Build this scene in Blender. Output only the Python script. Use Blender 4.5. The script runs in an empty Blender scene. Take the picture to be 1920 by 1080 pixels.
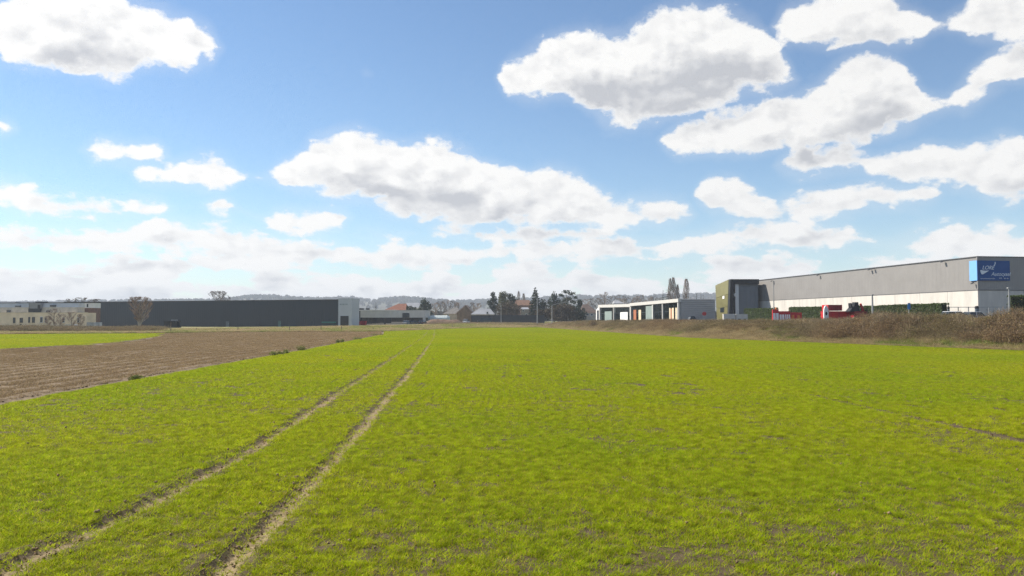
import bpy, math, random
import numpy as np
from mathutils import Vector, Matrix

# ------------------------------------------------------------------ camera, sky, sun, exposure
sc = bpy.context.scene
col = sc.collection
F = 1450.0                      # focal length in pixels of the 1920 px wide photograph
EYE = 2.6
PITCH = math.atan(58.0 / F)
SUN_AZ, SUN_EL = math.radians(66), math.radians(41)     # azimuth counted to the left of the view direction

cam_d = bpy.data.cameras.new('camera')
cam = bpy.data.objects.new('camera', cam_d); col.objects.link(cam)
cam.location = (0, 0, EYE)
cam.rotation_euler = (math.radians(90) + PITCH, 0, 0)
cam_d.sensor_width = 36.0
cam_d.lens = 36.0 * F / 1920.0
cam_d.clip_start, cam_d.clip_end = 0.1, 20000
sc.camera = cam

SUN_DIR = Vector((-math.sin(SUN_AZ) * math.cos(SUN_EL), math.cos(SUN_AZ) * math.cos(SUN_EL), math.sin(SUN_EL)))
sun_d = bpy.data.lights.new('sun', 'SUN'); sun = bpy.data.objects.new('sun', sun_d); col.objects.link(sun)
sun_d.energy = 5.0; sun_d.angle = math.radians(0.5); sun_d.color = (1.0, 0.93, 0.82)
sun.rotation_euler = SUN_DIR.to_track_quat('Z', 'Y').to_euler()
sun.location = (-60, 40, 60)

sc.view_settings.view_transform = 'Standard'
sc.view_settings.look = 'None'
sc.view_settings.exposure = 0.75
sc.view_settings.gamma = 1.0
sc.view_settings.use_curve_mapping = False
sc.render.engine = 'CYCLES'
sc.cycles.max_bounces = 4
sc.cycles.diffuse_bounces = 2
sc.cycles.glossy_bounces = 2
sc.cycles.transmission_bounces = 3
sc.cycles.transparent_max_bounces = 5
sc.cycles.volume_bounces = 0
sc.cycles.use_denoising = True
sc.cycles.denoiser = 'OPENIMAGEDENOISE'
sc.cycles.denoising_prefilter = 'NONE'
sc.cycles.caustics_reflective = False
sc.cycles.caustics_refractive = False

SKY_STRENGTH = 0.08
cT, sT = math.cos(PITCH), math.sin(PITCH)

def ray(px, py):
    x = (px - 960.0) / F; y = (540.0 - py) / F
    return (x, cT - y * sT, sT + y * cT)

def azel(px, py):
    d = ray(px, py)
    return math.atan2(d[0], d[1]), math.atan2(d[2], math.hypot(d[0], d[1]))

# clouds in five layers of (x, y, rx, ry) ellipses as they stand in the sky, turned into azimuth and elevation below
CLOUDS = [
    [(60, 70, 130, 66), (190, 48, 165, 76), (300, 75, 125, 56), (190, 100, 60, 42), (350, 92, 70, 40), (690, 142, 13, 10),
     (1010, 148, 85, 50), (1110, 122, 130, 72), (1290, 85, 120, 80), (1380, 95, 85, 62), (1250, 180, 130, 55), (1180, 222, 80, 24), (1430, 158, 80, 30)],
    [(1510, 45, 75, 48), (1590, 35, 110, 66), (1680, 58, 86, 36), (1890, 30, 110, 60)],
    [(1300, 262, 75, 34), (1370, 250, 120, 50), (1500, 228, 150, 60), (1640, 215, 115, 54), (1620, 150, 70, 42),
     (1805, 195, 36, 20), (1905, 125, 80, 34), (240, 288, 92, 26), (8, 239, 30, 16)],
    [(562, 336, 66, 30), (655, 305, 95, 66), (690, 330, 120, 60), (800, 325, 110, 64), (890, 345, 80, 52), (850, 375, 150, 45), (1030, 368, 90, 56), (960, 395, 150, 40),
     (1130, 405, 90, 34), (1240, 405, 75, 34), (388, 330, 72, 36), (281, 325, 36, 22), (1535, 306, 98, 38), (1735, 315, 100, 44), (1890, 325, 80, 56)],
    [(85, 390, 66, 19), (8, 358, 40, 24), (208, 398, 42, 18), (288, 394, 36, 20), (415, 385, 34, 14), (558, 420, 58, 24), (632, 408, 32, 15),
     (830, 430, 30, 9), (1000, 440, 170, 22), (1355, 369, 50, 30), (1620, 372, 160, 30), (1500, 398, 120, 26)],
    [(90, 455, 160, 32), (300, 445, 120, 40), (430, 450, 90, 26), (540, 478, 140, 32), (780, 490, 140, 30), (1080, 470, 190, 28), (1280, 464, 80, 28),
     (1420, 442, 110, 36), (1530, 448, 95, 30), (1800, 460, 170, 42)],
]

w = bpy.data.worlds.new('World'); sc.world = w; w.use_nodes = True
def build_world():
    nt = w.node_tree; N = nt.nodes; L = nt.links; N.clear()
    def node(t, **kw):
        n = N.new(t)
        for k, v in kw.items(): setattr(n, k, v)
        return n
    def put(s, v):
        if isinstance(v, bpy.types.NodeSocket): L.new(v, s)
        elif v is not None: s.default_value = v
    def m(op, a, b=None, c=None, clamp=False):
        n = node('ShaderNodeMath', operation=op, use_clamp=clamp)
        put(n.inputs[0], a); put(n.inputs[1], b)
        if c is not None: put(n.inputs[2], c)
        return n.outputs[0]
    def vm(op, a, b=None, c=None):
        n = node('ShaderNodeVectorMath', operation=op)
        put(n.inputs[0], a)
        if b is not None: put(n.inputs[1], b)
        if c is not None: put(n.inputs[2], c)
        return n.outputs['Value'] if op in ('LENGTH', 'DOT_PRODUCT') else n.outputs[0]
    def mr(v, a, b, c=0.0, d=1.0, smooth=True):
        n = node('ShaderNodeMapRange', interpolation_type='SMOOTHSTEP' if smooth else 'LINEAR')
        put(n.inputs[0], v); put(n.inputs[1], a); put(n.inputs[2], b); put(n.inputs[3], c); put(n.inputs[4], d)
        return n.outputs[0]
    def mixc(f, a, b):
        n = node('ShaderNodeMix', data_type='RGBA')
        put(n.inputs[0], f); put(n.inputs[6], a); put(n.inputs[7], b)
        return n.outputs[2]
    def noise(vec, scale, detail, rough=0.5, lac=2.0):
        n = node('ShaderNodeTexNoise', noise_dimensions='3D')
        put(n.inputs['Vector'], vec); n.inputs['Scale'].default_value = scale
        n.inputs['Detail'].default_value = detail; n.inputs['Roughness'].default_value = rough
        n.inputs['Lacunarity'].default_value = lac
        return n.outputs[0]
    sky = node('ShaderNodeTexSky', sky_type='NISHITA')
    sky.sun_disc = False
    sky.sun_elevation = SUN_EL
    sky.sun_rotation = -SUN_AZ
    sky.altitude = 50; sky.air_density = 1.0; sky.dust_density = 0.1; sky.ozone_density = 1.6
    tc = node('ShaderNodeTexCoord')
    sep = node('ShaderNodeSeparateXYZ'); L.new(tc.outputs['Generated'], sep.inputs[0])
    az = m('ARCTAN2', sep.outputs[0], sep.outputs[1])
    el = m('ARCSINE', sep.outputs[2])
    cmb = node('ShaderNodeCombineXYZ'); L.new(az, cmb.inputs[0]); L.new(el, cmb.inputs[1])
    P = cmb.outputs[0]
    # the field and its noise are evaluated at the point and again a little way towards the sun (optical depth)
    dmin_az, _ = azel(-120, 300); dmax_az, _ = azel(2040, 300); _, top_el = azel(960, -120)
    AZ0, AZ1, E0, E1 = -0.75, 0.75, -0.2, 0.6
    S = 0.024
    def layer_node(ell):
        tab = []
        E = [(azel(x, y), abs(azel(x + rx, y)[0] - azel(x, y)[0]), abs(azel(x, y - ry)[1] - azel(x, y)[1])) for (x, y, rx, ry) in ell]
        E = [(c, rx * (1.22 if rx < 0.042 else 1.0), ry * (1.3 if rx < 0.042 else 1.0)) for c, rx, ry in E]
        for i in range(181):
            a = AZ0 + (AZ1 - AZ0) * i / 180
            top, bot, far = -9, 9, (-9, 0)
            for (c, rx, ry) in E:
                t = abs(a - c[0]) / rx
                if t < 1:
                    h = ry * (1 - t * t) ** 0.5
                    top = max(top, c[1] + h); bot = min(bot, c[1] - h * 0.85)
                else:
                    h = -(t - 1) * rx * 3.0
                    if h > far[0]: far = (h, c[1])
            if top < -8: top, bot = far[1] + max(far[0], -0.06), far[1] - max(far[0], -0.06)
            tab.append((i / 180, (top - E0) / (E1 - E0), (bot - E0) / (E1 - E0)))
        tab = [(tab[i][0],) + tuple(sum(tab[min(180, max(0, i + j))][k] for j in range(-2, 3)) / 5 for k in (1, 2)) for i in range(181)]
        n = node('ShaderNodeRGBCurve')
        mp = n.mapping; mp.use_clip = False; mp.extend = 'HORIZONTAL'
        for k in (0, 1):
            cv = mp.curves[k]
            cv.points[0].location = (0, tab[0][k + 1]); cv.points[1].location = (1, tab[-1][k + 1])
            for r in tab[1:-1]: cv.points.new(r[0], r[k + 1])
            for q in cv.points: q.handle_type = 'VECTOR'
        mp.update()
        return n
    def field(p, detail):
        s2 = node('ShaderNodeSeparateXYZ'); L.new(p, s2.inputs[0])
        xx = mr(s2.outputs[0], AZ0, AZ1, 0.0, 1.0, False)
        cx = node('ShaderNodeCombineXYZ'); put(cx.inputs[0], xx); put(cx.inputs[1], xx)
        ee = mr(s2.outputs[1], E0, E1, 0.0, 1.0, False)
        k = (E1 - E0) / S
        shape = None
        for ell in CLOUDS:
            n = layer_node(ell); put(n.inputs['Color'], cx.outputs[0])
            sp = node('ShaderNodeSeparateXYZ'); L.new(n.outputs[0], sp.inputs[0])
            v = m('MINIMUM', m('SUBTRACT', sp.outputs[0], ee), m('SUBTRACT', ee, sp.outputs[1]))
            shape = v if shape is None else m('MAXIMUM', shape, v)
        shape = m('MULTIPLY', shape, k)
        shape = m('MAXIMUM', m('MINIMUM', shape, 1.6), -2.0)
        # beyond the frame the same kind of broken cumulus goes on
        big = noise(vm('MULTIPLY', p, (1.0, 1.7, 0)), 3.2, 2, 0.5)
        gen = mr(big, 0.42, 0.72, -1.0, 1.0, False)
        o1 = mr(s2.outputs[0], dmax_az, dmax_az + 0.12)
        o2 = mr(s2.outputs[0], dmin_az, dmin_az - 0.12)
        o3 = mr(s2.outputs[1], top_el, top_el + 0.12)
        out = m('MAXIMUM', m('MAXIMUM', o1, o2), o3)
        n = node('ShaderNodeMix', data_type='FLOAT'); put(n.inputs[0], out); put(n.inputs[2], shape); put(n.inputs[3], gen)
        shape = n.outputs[0]
        # a broken layer that closes up towards the horizon
        low = noise(vm('MULTIPLY', p, (1.0, 3.2, 0)), 7.0, 3, 0.55)
        lowc = m('ADD', mr(low, 0.35, 0.7, -0.75, 0.7, False), mr(s2.outputs[1], 0.15, 0.03, -1.3, 1.0, False))
        return m('MAXIMUM', shape, lowc)
    def lumps(p, detail):
        sl = node('ShaderNodeSeparateXYZ'); L.new(p, sl.inputs[0])
        vy = m('MULTIPLY_ADD', m('SQRT', m('MAXIMUM', m('ADD', sl.outputs[1], 0.004), 0.0)), 0.5, m('MULTIPLY', sl.outputs[1], 1.0))
        cw = node('ShaderNodeCombineXYZ'); L.new(sl.outputs[0], cw.inputs[0]); L.new(vy, cw.inputs[1]); warp = cw.outputs[0]
        n1 = noise(warp, 12.0, detail, 0.66 if detail > 4 else 0.58, 2.2)
        nw = node('ShaderNodeTexNoise', noise_dimensions='2D'); put(nw.inputs['Vector'], warp); nw.inputs['Scale'].default_value = 26.0; nw.inputs['Detail'].default_value = 4
        wv = vm('MULTIPLY_ADD', nw.outputs['Color'], (0.05, 0.05, 0), warp)
        pf = None
        for sc_, am in ((19.0, 0.75), (44.0, 0.45)):
            vo = node('ShaderNodeTexVoronoi', feature='SMOOTH_F1', voronoi_dimensions='2D')
            put(vo.inputs['Vector'], wv); vo.inputs['Scale'].default_value = sc_; vo.inputs['Smoothness'].default_value = 0.45
            q = m('MULTIPLY', m('SUBTRACT', 0.42, vo.outputs['Distance']), am)
            pf = q if pf is None else m('ADD', pf, q)
        return m('MULTIPLY_ADD', m('SUBTRACT', n1, 0.5), 2.1, pf)
    def shifted(dx, dy): return vm('ADD', P, (dx, dy, 0))
    sh0 = field(P, 0); lu0 = lumps(P, 8.0)
    shT = field(shifted(-0.012, 0.036), 0)
    lu1 = lumps(P, 2.5); lu2 = lumps(shifted(-0.010, 0.014), 2.5)
    f0 = m('ADD', sh0, lu0)
    alpha = mr(f0, -0.03, 0.44)
    alpha = m('MAXIMUM', alpha, m('MULTIPLY', mr(m('MULTIPLY_ADD', lu0, 0.45, sh0), -0.6, 0.35), 0.17))
    relief = m('SUBTRACT', lu1, lu2)
    thick = mr(m('MULTIPLY_ADD', lu2, 0.55, shT), 0.1, 1.7, 0.0, 1.0)
    dark = m('MULTIPLY_ADD', relief, -0.70, m('MULTIPLY_ADD', thick, 0.85, 0.06))
    dark = m('MULTIPLY', dark, mr(f0, 0.1, 0.8), clamp=True)
    # clouds towards the sun are brighter
    sd = node('ShaderNodeCombineXYZ'); sd.inputs[0].default_value, sd.inputs[1].default_value, sd.inputs[2].default_value = SUN_DIR
    cosang = vm('DOT_PRODUCT', tc.outputs['Generated'], sd.outputs[0])
    glow = mr(cosang, 0.2, 1.0, 0.95, 1.12, False)
    cl = mixc(dark, (0.60, 0.596, 0.588, 1), (0.345, 0.355, 0.38, 1))
    cl = vm('SCALE', cl); N[-1].inputs['Scale'].default_value = 1.0
    scl = N[-1]; L.new(glow, scl.inputs['Scale'])
    skyc = vm('MULTIPLY', sky.outputs[0], tuple(SKY_STRENGTH * k for k in (0.86, 0.97, 1.05)))
    fin = mixc(m('MULTIPLY', alpha, mr(sep.outputs[2], -0.02, 0.0)), skyc, cl)
    bg = node('ShaderNodeBackground'); L.new(fin, bg.inputs[0]); bg.inputs[1].default_value = 1.0
    out = node('ShaderNodeOutputWorld'); L.new(bg.outputs[0], out.inputs[0])
build_world()
sc.cycles.adaptive_min_samples = 12
w.cycles.sampling_method = 'MANUAL'
w.cycles.sample_map_resolution = 512

# ------------------------------------------------------------------ helpers
rng = np.random.default_rng(7)
R = random.Random(11)

def G(px, py, z=0.0):
    """point on the level z seen at a pixel of the photograph"""
    d = ray(px, py); t = (z - EYE) / d[2]
    return Vector((d[0] * t, d[1] * t, z))
def Zat(py, Y):
    d = ray(960, py); return EYE + Y * d[2] / d[1]
def Xat(px, Y):
    return (px - 960.0) / F * Y * 1.0008
def W(px, py, Y):
    return Vector((Xat(px, Y), Y, Zat(py, Y)))

MATS = {}
def mat(name, color, rough=0.85, var=0.25, scale=1.2, bump=0.0, bscale=8.0, color2=None, metallic=0.0, translucent=0.0, spec=0.3, streak=None, island=0.0):
    """procedural surface: two scales of noise over the world position vary the colour, a third gives relief"""
    if name in MATS: return MATS[name]
    m = bpy.data.materials.new(name); m.use_nodes = True
    nt = m.node_tree; N = nt.nodes; L = nt.links
    b = N['Principled BSDF']
    geo = N.new('ShaderNodeNewGeometry')
    vec = geo.outputs['Position']
    if streak:
        mp = N.new('ShaderNodeMapping'); mp.inputs['Scale'].default_value = streak; L.new(vec, mp.inputs['Vector']); vec = mp.outputs[0]
    n1 = N.new('ShaderNodeTexNoise'); n1.inputs['Scale'].default_value = scale; n1.inputs['Detail'].default_value = 6; n1.inputs['Roughness'].default_value = 0.6
    L.new(vec, n1.inputs['Vector'])
    c2 = color2 or tuple(c * (1 - var) for c in color)
    c1 = color if color2 else tuple(min(1, c * (1 + var * 0.6)) for c in color)
    mr = N.new('ShaderNodeMapRange'); mr.inputs[1].default_value = 0.36; mr.inputs[2].default_value = 0.64
    L.new(n1.outputs[0], mr.inputs[0])
    mix = N.new('ShaderNodeMix'); mix.data_type = 'RGBA'
    mix.inputs[6].default_value = (*c2, 1); mix.inputs[7].default_value = (*c1, 1)
    L.new(mr.outputs[0], mix.inputs[0])
    out = mix.outputs[2]
    if island:
        hs = N.new('ShaderNodeHueSaturation'); L.new(out, hs.inputs['Color'])
        m2 = N.new('ShaderNodeMapRange'); m2.inputs[3].default_value = 1 - island; m2.inputs[4].default_value = 1 + island
        L.new(geo.outputs['Random Per Island'], m2.inputs[0]); L.new(m2.outputs[0], hs.inputs['Value'])
        m3 = N.new('ShaderNodeMapRange'); m3.inputs[3].default_value = 0.5 - island * 0.06; m3.inputs[4].default_value = 0.5 + island * 0.06
        L.new(geo.outputs['Random Per Island'], m3.inputs[0]); L.new(m3.outputs[0], hs.inputs['Hue'])
        out = hs.outputs[0]
    L.new(out, b.inputs['Base Color'])
    b.inputs['Roughness'].default_value = rough; b.inputs['Metallic'].default_value = metallic
    b.inputs['Specular IOR Level'].default_value = spec
    if bump:
        n2 = N.new('ShaderNodeTexNoise'); n2.inputs['Scale'].default_value = bscale; n2.inputs['Detail'].default_value = 5
        L.new(geo.outputs['Position'], n2.inputs['Vector'])
        bp = N.new('ShaderNodeBump'); bp.inputs['Strength'].default_value = bump; bp.inputs['Distance'].default_value = 0.05
        L.new(n2.outputs[0], bp.inputs['Height']); L.new(bp.outputs[0], b.inputs['Normal'])
    if translucent:
        tr = N.new('ShaderNodeBsdfTranslucent'); L.new(out, tr.inputs['Color'])
        ms = N.new('ShaderNodeMixShader'); ms.inputs[0].default_value = translucent
        L.new(b.outputs[0], ms.inputs[1]); L.new(tr.outputs[0], ms.inputs[2])
        L.new(ms.outputs[0], N['Material Output'].inputs['Surface'])
    MATS[name] = m
    return m

def glass_mat(name, tint=(0.02, 0.03, 0.035)):
    m = mat(name, tint, 0.08, 0.3, 0.6, spec=0.6)
    return m

class MB:
    """collects boxes, prisms, tubes and quads, then links them as ONE mesh object"""
    def __init__(self): self.v = []; self.f = []
    def add(self, vs, fs):
        o = len(self.v); self.v += [tuple(p) for p in vs]; self.f += [tuple(i + o for i in q) for q in fs]; return self
    def box(self, x0, x1, y0, y1, z0, z1):
        vs = [(x, y, z) for z in (z0, z1) for y in (y0, y1) for x in (x0, x1)]
        return self.add(vs, [(0, 2, 3, 1), (4, 5, 7, 6), (0, 1, 5, 4), (2, 6, 7, 3), (0, 4, 6, 2), (1, 3, 7, 5)])
    def hexa(self, bottom, top):
        """four bottom and four top corners, in order"""
        return self.add(list(bottom) + list(top), [(3, 2, 1, 0), (4, 5, 6, 7), (0, 1, 5, 4), (1, 2, 6, 5), (2, 3, 7, 6), (3, 0, 4, 7)])
    def prism(self, poly, y0, y1):
        """polygon in (x, z), extruded along y"""
        n = len(poly)
        vs = [(x, y0, z) for x, z in poly] + [(x, y1, z) for x, z in poly]
        return self.add(vs, [tuple(range(n)), tuple(range(2 * n - 1, n - 1, -1))] + [(i, i + n, (i + 1) % n + n, (i + 1) % n) for i in range(n)])
    def tube(self, pts, rad, n=6):
        pts = [Vector(p) for p in pts]; rad = rad if isinstance(rad, (list, tuple)) else [rad] * len(pts)
        o = len(self.v)
        for i, p in enumerate(pts):
            d = (pts[min(i + 1, len(pts) - 1)] - pts[max(i - 1, 0)]).normalized()
            a = d.cross(Vector((0.31, 0.95, 0.1)) if abs(d.z) > 0.9 else Vector((0, 0, 1))).normalized(); b = d.cross(a)
            for k in range(n):
                t = 2 * math.pi * k / n
                self.v.append(tuple(p + (a * math.cos(t) + b * math.sin(t)) * rad[i]))
        for i in range(len(pts) - 1):
            for k in range(n):
                k2 = (k + 1) % n
                self.f.append((o + i * n + k, o + i * n + k2, o + (i + 1) * n + k2, o + (i + 1) * n + k))
        self.f.append(tuple(o + k for k in range(n - 1, -1, -1))); self.f.append(tuple(o + (len(pts) - 1) * n + k for k in range(n)))
        return self
    def quad(self, a, b, c, d): return self.add([a, b, c, d], [(0, 1, 2, 3)])
    def mesh(self, name, m):
        me = bpy.data.meshes.new(name); me.from_pydata(self.v, [], self.f); me.materials.append(m); me.update(); return me
    def build(self, name, m, parent=None, smooth=False):
        me = self.mesh(name, m)
        if smooth:
            for p in me.polygons: p.use_smooth = True
        return link(name, me, parent)

def link(name, me, parent=None):
    o = bpy.data.objects.new(name, me); col.objects.link(o)
    if parent is not None: o.parent = parent
    return o
def npmesh(name, v, f, m):
    """numpy vertices (n,3) and equal-sided faces (k,s) into a mesh"""
    v = np.asarray(v, dtype=np.float32); f = np.asarray(f, dtype=np.int32)
    me = bpy.data.meshes.new(name)
    me.vertices.add(len(v)); me.vertices.foreach_set('co', v.ravel())
    s = f.shape[1]
    me.loops.add(f.size); me.loops.foreach_set('vertex_index', f.ravel())
    me.polygons.add(len(f)); me.polygons.foreach_set('loop_start', np.arange(0, f.size, s, dtype=np.int32))
    if m: me.materials.append(m)
    me.update(calc_edges=True); me.validate()
    return me
def tag(o, label=None, cat=None, group=None, kind=None):
    if label: o['label'] = label
    if cat: o['category'] = cat
    if group: o['group'] = group
    if kind: o['kind'] = kind
    return o
def thing(name, label, cat, loc=(0, 0, 0), rz=0.0, group=None):
    o = bpy.data.objects.new(name, None); col.objects.link(o)
    o.empty_display_size = 0.3
    o.location = loc; o.rotation_euler = (0, 0, rz)
    return tag(o, label, cat, group)
def dup(root, loc, rz=None, label=None, scale=None):
    r = root.copy(); col.objects.link(r); r.location = loc
    if rz is not None: r.rotation_euler = (0, 0, rz)
    if label: r['label'] = label
    if scale: r.scale = scale
    for ch in root.children:
        c = ch.copy(); col.objects.link(c); c.parent = r
        for g in ch.children:
            d = g.copy(); col.objects.link(d); d.parent = c
    return r

ORD = ['first', 'second', 'third', 'fourth', 'fifth', 'sixth', 'seventh', 'eighth', 'ninth', 'tenth', 'eleventh', 'twelfth', 'thirteenth', 'fourteenth', 'fifteenth']
class Facade:
    """a vertical plane from A to B (left to right as the photograph sees it); pixels turn into metres on it"""
    def __init__(self, A, B, z0=0.0):
        self.A = Vector((A[0], A[1])); self.B = Vector((B[0], B[1])); self.d = (self.B - self.A).normalized(); self.L = (self.B - self.A).length; self.z0 = z0
        self.rz = math.atan2(self.d.y, self.d.x)
    def x(self, px):
        u = (px - 960.0) / F * 1.0008
        return (u * self.A.y - self.A.x) / (self.d.x - u * self.d.y)
    def Y(self, px): return self.A.y + self.d.y * self.x(px)
    def z(self, px, py): return Zat(py, self.Y(px)) - self.z0
    def root(self, name, label, cat, group=None):
        return thing(name, label, cat, (self.A.x, self.A.y, self.z0), self.rz, group)
    def box(self, px0, px1, py0, py1, y0, y1, z0=None):
        pm = (px0 + px1) / 2
        return MB().box(self.x(px0), self.x(px1), y0, y1, self.z(pm, py1) if z0 is None else z0, self.z(pm, py0))

def interp(x, xs, ys): return float(np.interp(x, xs, ys))
def smooth(t): t = np.clip(t, 0, 1); return t * t * (3 - 2 * t)

def vnoise(x, y, seed=0):
    """smooth value noise for numpy arrays, 0..1"""
    xi = np.floor(x).astype(np.int64); yi = np.floor(y).astype(np.int64); xf = x - xi; yf = y - yi
    def h(a, b):
        n = (a * 374761393 + b * 668265263 + seed * 982451653) & 0xffffffff
        n = ((n ^ (n >> 13)) * 1274126177) & 0xffffffff
        return ((n ^ (n >> 16)) & 0xffff) / 65535.0
    u = xf * xf * (3 - 2 * xf); v = yf * yf * (3 - 2 * yf)
    return (h(xi, yi) * (1 - u) + h(xi + 1, yi) * u) * (1 - v) + (h(xi, yi + 1) * (1 - u) + h(xi + 1, yi + 1) * u) * v
def fbm(x, y, o=4, seed=0):
    s = 0; a = 0.5; t = 0
    for k in range(o):
        s = s + a * vnoise(x * 2 ** k, y * 2 ** k, seed + k); t += a; a *= 0.5
    return s / t

# ------------------------------------------------------------------ the lie of the land
EDGE_B = ([-5, 10, 23.3, 33, 54.6, 65, 130, 160, 240], [-13.8, -14.6, -15.4, -16.0, -16.9, -17.3, -21.5, -26.4, -36])      # brown field | green field
EDGE_C = ([-5, 55, 66, 77, 93, 118, 140, 160], [-60, -46, -43.8, -42, -45, -53.7, -63, -72])                          # left crop | brown field
FOOT = ([-5, 20, 40, 63, 77, 105, 171, 235, 330], [72, 62, 51.5, 41.6, 36, 24.6, 16.5, 8.2, 0])                        # foot of the bank
FAR = ([-300, -86, -64, -58, -26, -14.4, 6.4, 9, 40], [122, 130, 139, 150, 160, 209, 231, 236, 240])                   # far edge of the fields
TRACK = ([0, 8, 14.5, 37, 80, 111, 150, 240], [-2.75, -3.0, -3.35, -4.95, -8.5, -11.2, -15.0, -24])                    # right wheel track
def gauge(y): return np.interp(y, [0, 8, 11, 14.5, 37, 80, 111, 240], [2.45, 2.25, 1.98, 1.82, 1.88, 1.72, 1.5, 1.4])
def edge(t, y): return np.interp(y, t[0], t[1])
def yard_z(Y): return np.interp(Y, [0, 60, 140, 200, 250, 400], [2.0, 2.0, 1.9, 1.7, 1.2, 1.2])
def verge_z(X, Y):
    T = np.interp(X, [-90, -60, -40, -12, 12], [0.0, 0.25, 0.55, 0.95, 1.15])
    return 0.012 + T * smooth((Y - np.interp(X, FAR[0], FAR[1])) / 62.0)
def bank_z(s, Y):
    return yard_z(Y) * (0.16 * smooth(s / 2.0) + 0.84 * smooth((s - 1.2) / 6.0))

# ---- materials of the ground
def crop_soil():
    m = bpy.data.materials.new('crop_soil'); m.use_nodes = True; nt = m.node_tree; N = nt.nodes; L = nt.links; b = N['Principled BSDF']
    geo = N.new('ShaderNodeNewGeometry')
    def noise(s, d, r=0.6):
        n = N.new('ShaderNodeTexNoise'); n.inputs['Scale'].default_value = s; n.inputs['Detail'].default_value = d; n.inputs['Roughness'].default_value = r
        L.new(geo.outputs['Position'], n.inputs['Vector']); return n.outputs[0]
    def mixc(f, a, c):
        n = N.new('ShaderNodeMix'); n.data_type = 'RGBA'; L.new(f, n.inputs[0])
        for s, v in ((n.inputs[6], a), (n.inputs[7], c)):
            if isinstance(v, tuple): s.default_value = (*v, 1)
            else: L.new(v, s)
        return n.outputs[2]
    def mr(v, a, c):
        n = N.new('ShaderNodeMapRange'); n.inputs[1].default_value = a; n.inputs[2].default_value = c; L.new(v, n.inputs[0]); return n.outputs[0]
    soil = mixc(mr(noise(5.0, 8), 0.35, 0.65), (0.065, 0.047, 0.026), (0.12, 0.088, 0.05))
    soil = mixc(mr(noise(0.35, 4), 0.4, 0.65), soil, (0.09, 0.066, 0.037))
    at = N.new('ShaderNodeAttribute'); at.attribute_name = 'track'
    dry = mixc(mr(noise(14.0, 6), 0.3, 0.7), (0.17, 0.125, 0.07), (0.32, 0.245, 0.14))
    c = mixc(at.outputs['Fac'], soil, dry)
    L.new(c, b.inputs['Base Color']); b.inputs['Roughness'].default_value = 0.95; b.inputs['Specular IOR Level'].default_value = 0.15
    bp = N.new('ShaderNodeBump'); bp.inputs['Strength'].default_value = 0.7; bp.inputs['Distance'].default_value = 0.03
    L.new(noise(22.0, 6, 0.7), bp.inputs['Height']); L.new(bp.outputs[0], b.inputs['Normal'])
    return m
M_CROP = crop_soil()
M_GROUND = mat('meadow', (0.10, 0.115, 0.035), 0.95, 0.4, 0.05, color2=(0.075, 0.075, 0.035))
M_BROWN = mat('tilled_soil', (0.205, 0.148, 0.086), 0.95, 0.35, 2.4, bump=0.8, bscale=9.0, color2=(0.11, 0.073, 0.04))
M_VERGE = mat('verge_turf', (0.23, 0.225, 0.07), 0.95, 0.4, 0.35, bump=0.5, bscale=5, color2=(0.18, 0.15, 0.07))
M_BANK = mat('bank_litter', (0.24, 0.175, 0.10), 0.95, 0.4, 0.8, bump=0.6, bscale=4, color2=(0.13, 0.095, 0.055))
M_ASPHALT = mat('asphalt', (0.075, 0.073, 0.07), 0.9, 0.3, 0.7, bump=0.2, bscale=30)
M_ROAD = mat('pale_road', (0.30, 0.27, 0.21), 0.9, 0.2, 0.5)

def grid_sheet(name, X, Y, Z, m, kind='structure', attrs=None):
    r, c = X.shape
    v = np.stack([X.ravel(), Y.ravel(), Z.ravel()], 1)
    i = (np.arange(r - 1)[:, None] * c + np.arange(c - 1)[None, :]).ravel()
    f = np.stack([i, i + 1, i + c + 1, i + c], 1)
    me = npmesh(name, v, f, m)
    for k, a in (attrs or {}).items():
        at = me.attributes.new(k, 'FLOAT', 'POINT'); at.data.foreach_set('value', a.ravel().astype(np.float32))
    me.polygons.foreach_set('use_smooth', np.ones(len(f), dtype=bool))
    o = link(name, me); o['kind'] = kind
    return o

# one sheet to the horizon
gx = np.array([-7000, -3000, -1200, -500, -200, 0, 200, 500, 1200, 3000, 7000.]); gy = np.array([-800, -200, 0, 100, 200, 400, 800, 1600, 3000, 5000, 9000.])
X, Y = np.meshgrid(gx, gy); grid_sheet('ground', X, Y, np.full_like(X, -0.12), M_GROUND)

# green crop field with two wheel tracks pressed into it
ys = np.concatenate([np.arange(4, 30, 0.08), np.arange(30, 60, 0.25), np.arange(60, 130, 1.0), np.arange(130, 238.1, 3.0)])
fine = np.arange(-0.62, 0.621, 0.05)
nl, nr = 24, 70
tl = np.linspace(0, 1, nl, endpoint=False); tr_ = np.linspace(0, 1, nr + 1)[1:] ** 1.8
tx = edge(TRACK, ys)[:, None]; lx = edge(EDGE_B, ys)[:, None]; rx = edge(FOOT, ys)[:, None] + 0.3
gg = gauge(ys)[:, None]; tm = np.linspace(0, 1, 8)[1:-1][None, :]
Xg = np.concatenate([lx + (tx - gg - 0.66 - lx) * tl[None, :], tx - gg + fine[None, :], (tx - gg + 0.62) * (1 - tm) + (tx - 0.62) * tm, tx + fine[None, :], tx + 0.66 + (rx - tx - 0.66) * tr_[None, :]], 1)
Yg = np.repeat(ys[:, None], Xg.shape[1], 1)
wob = (fbm(np.zeros_like(ys), ys * 0.35, 3, 5) - 0.5)[:, None] * 0.16
def track_depth(off):
    near = np.exp(-((off) / 0.17) ** 4); berm = np.exp(-((np.abs(off) - 0.29) / 0.09) ** 2)
    return near, berm
d1, b1 = track_depth(Xg - tx - wob); d2, b2 = track_depth(Xg - tx + gg - wob)
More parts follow.
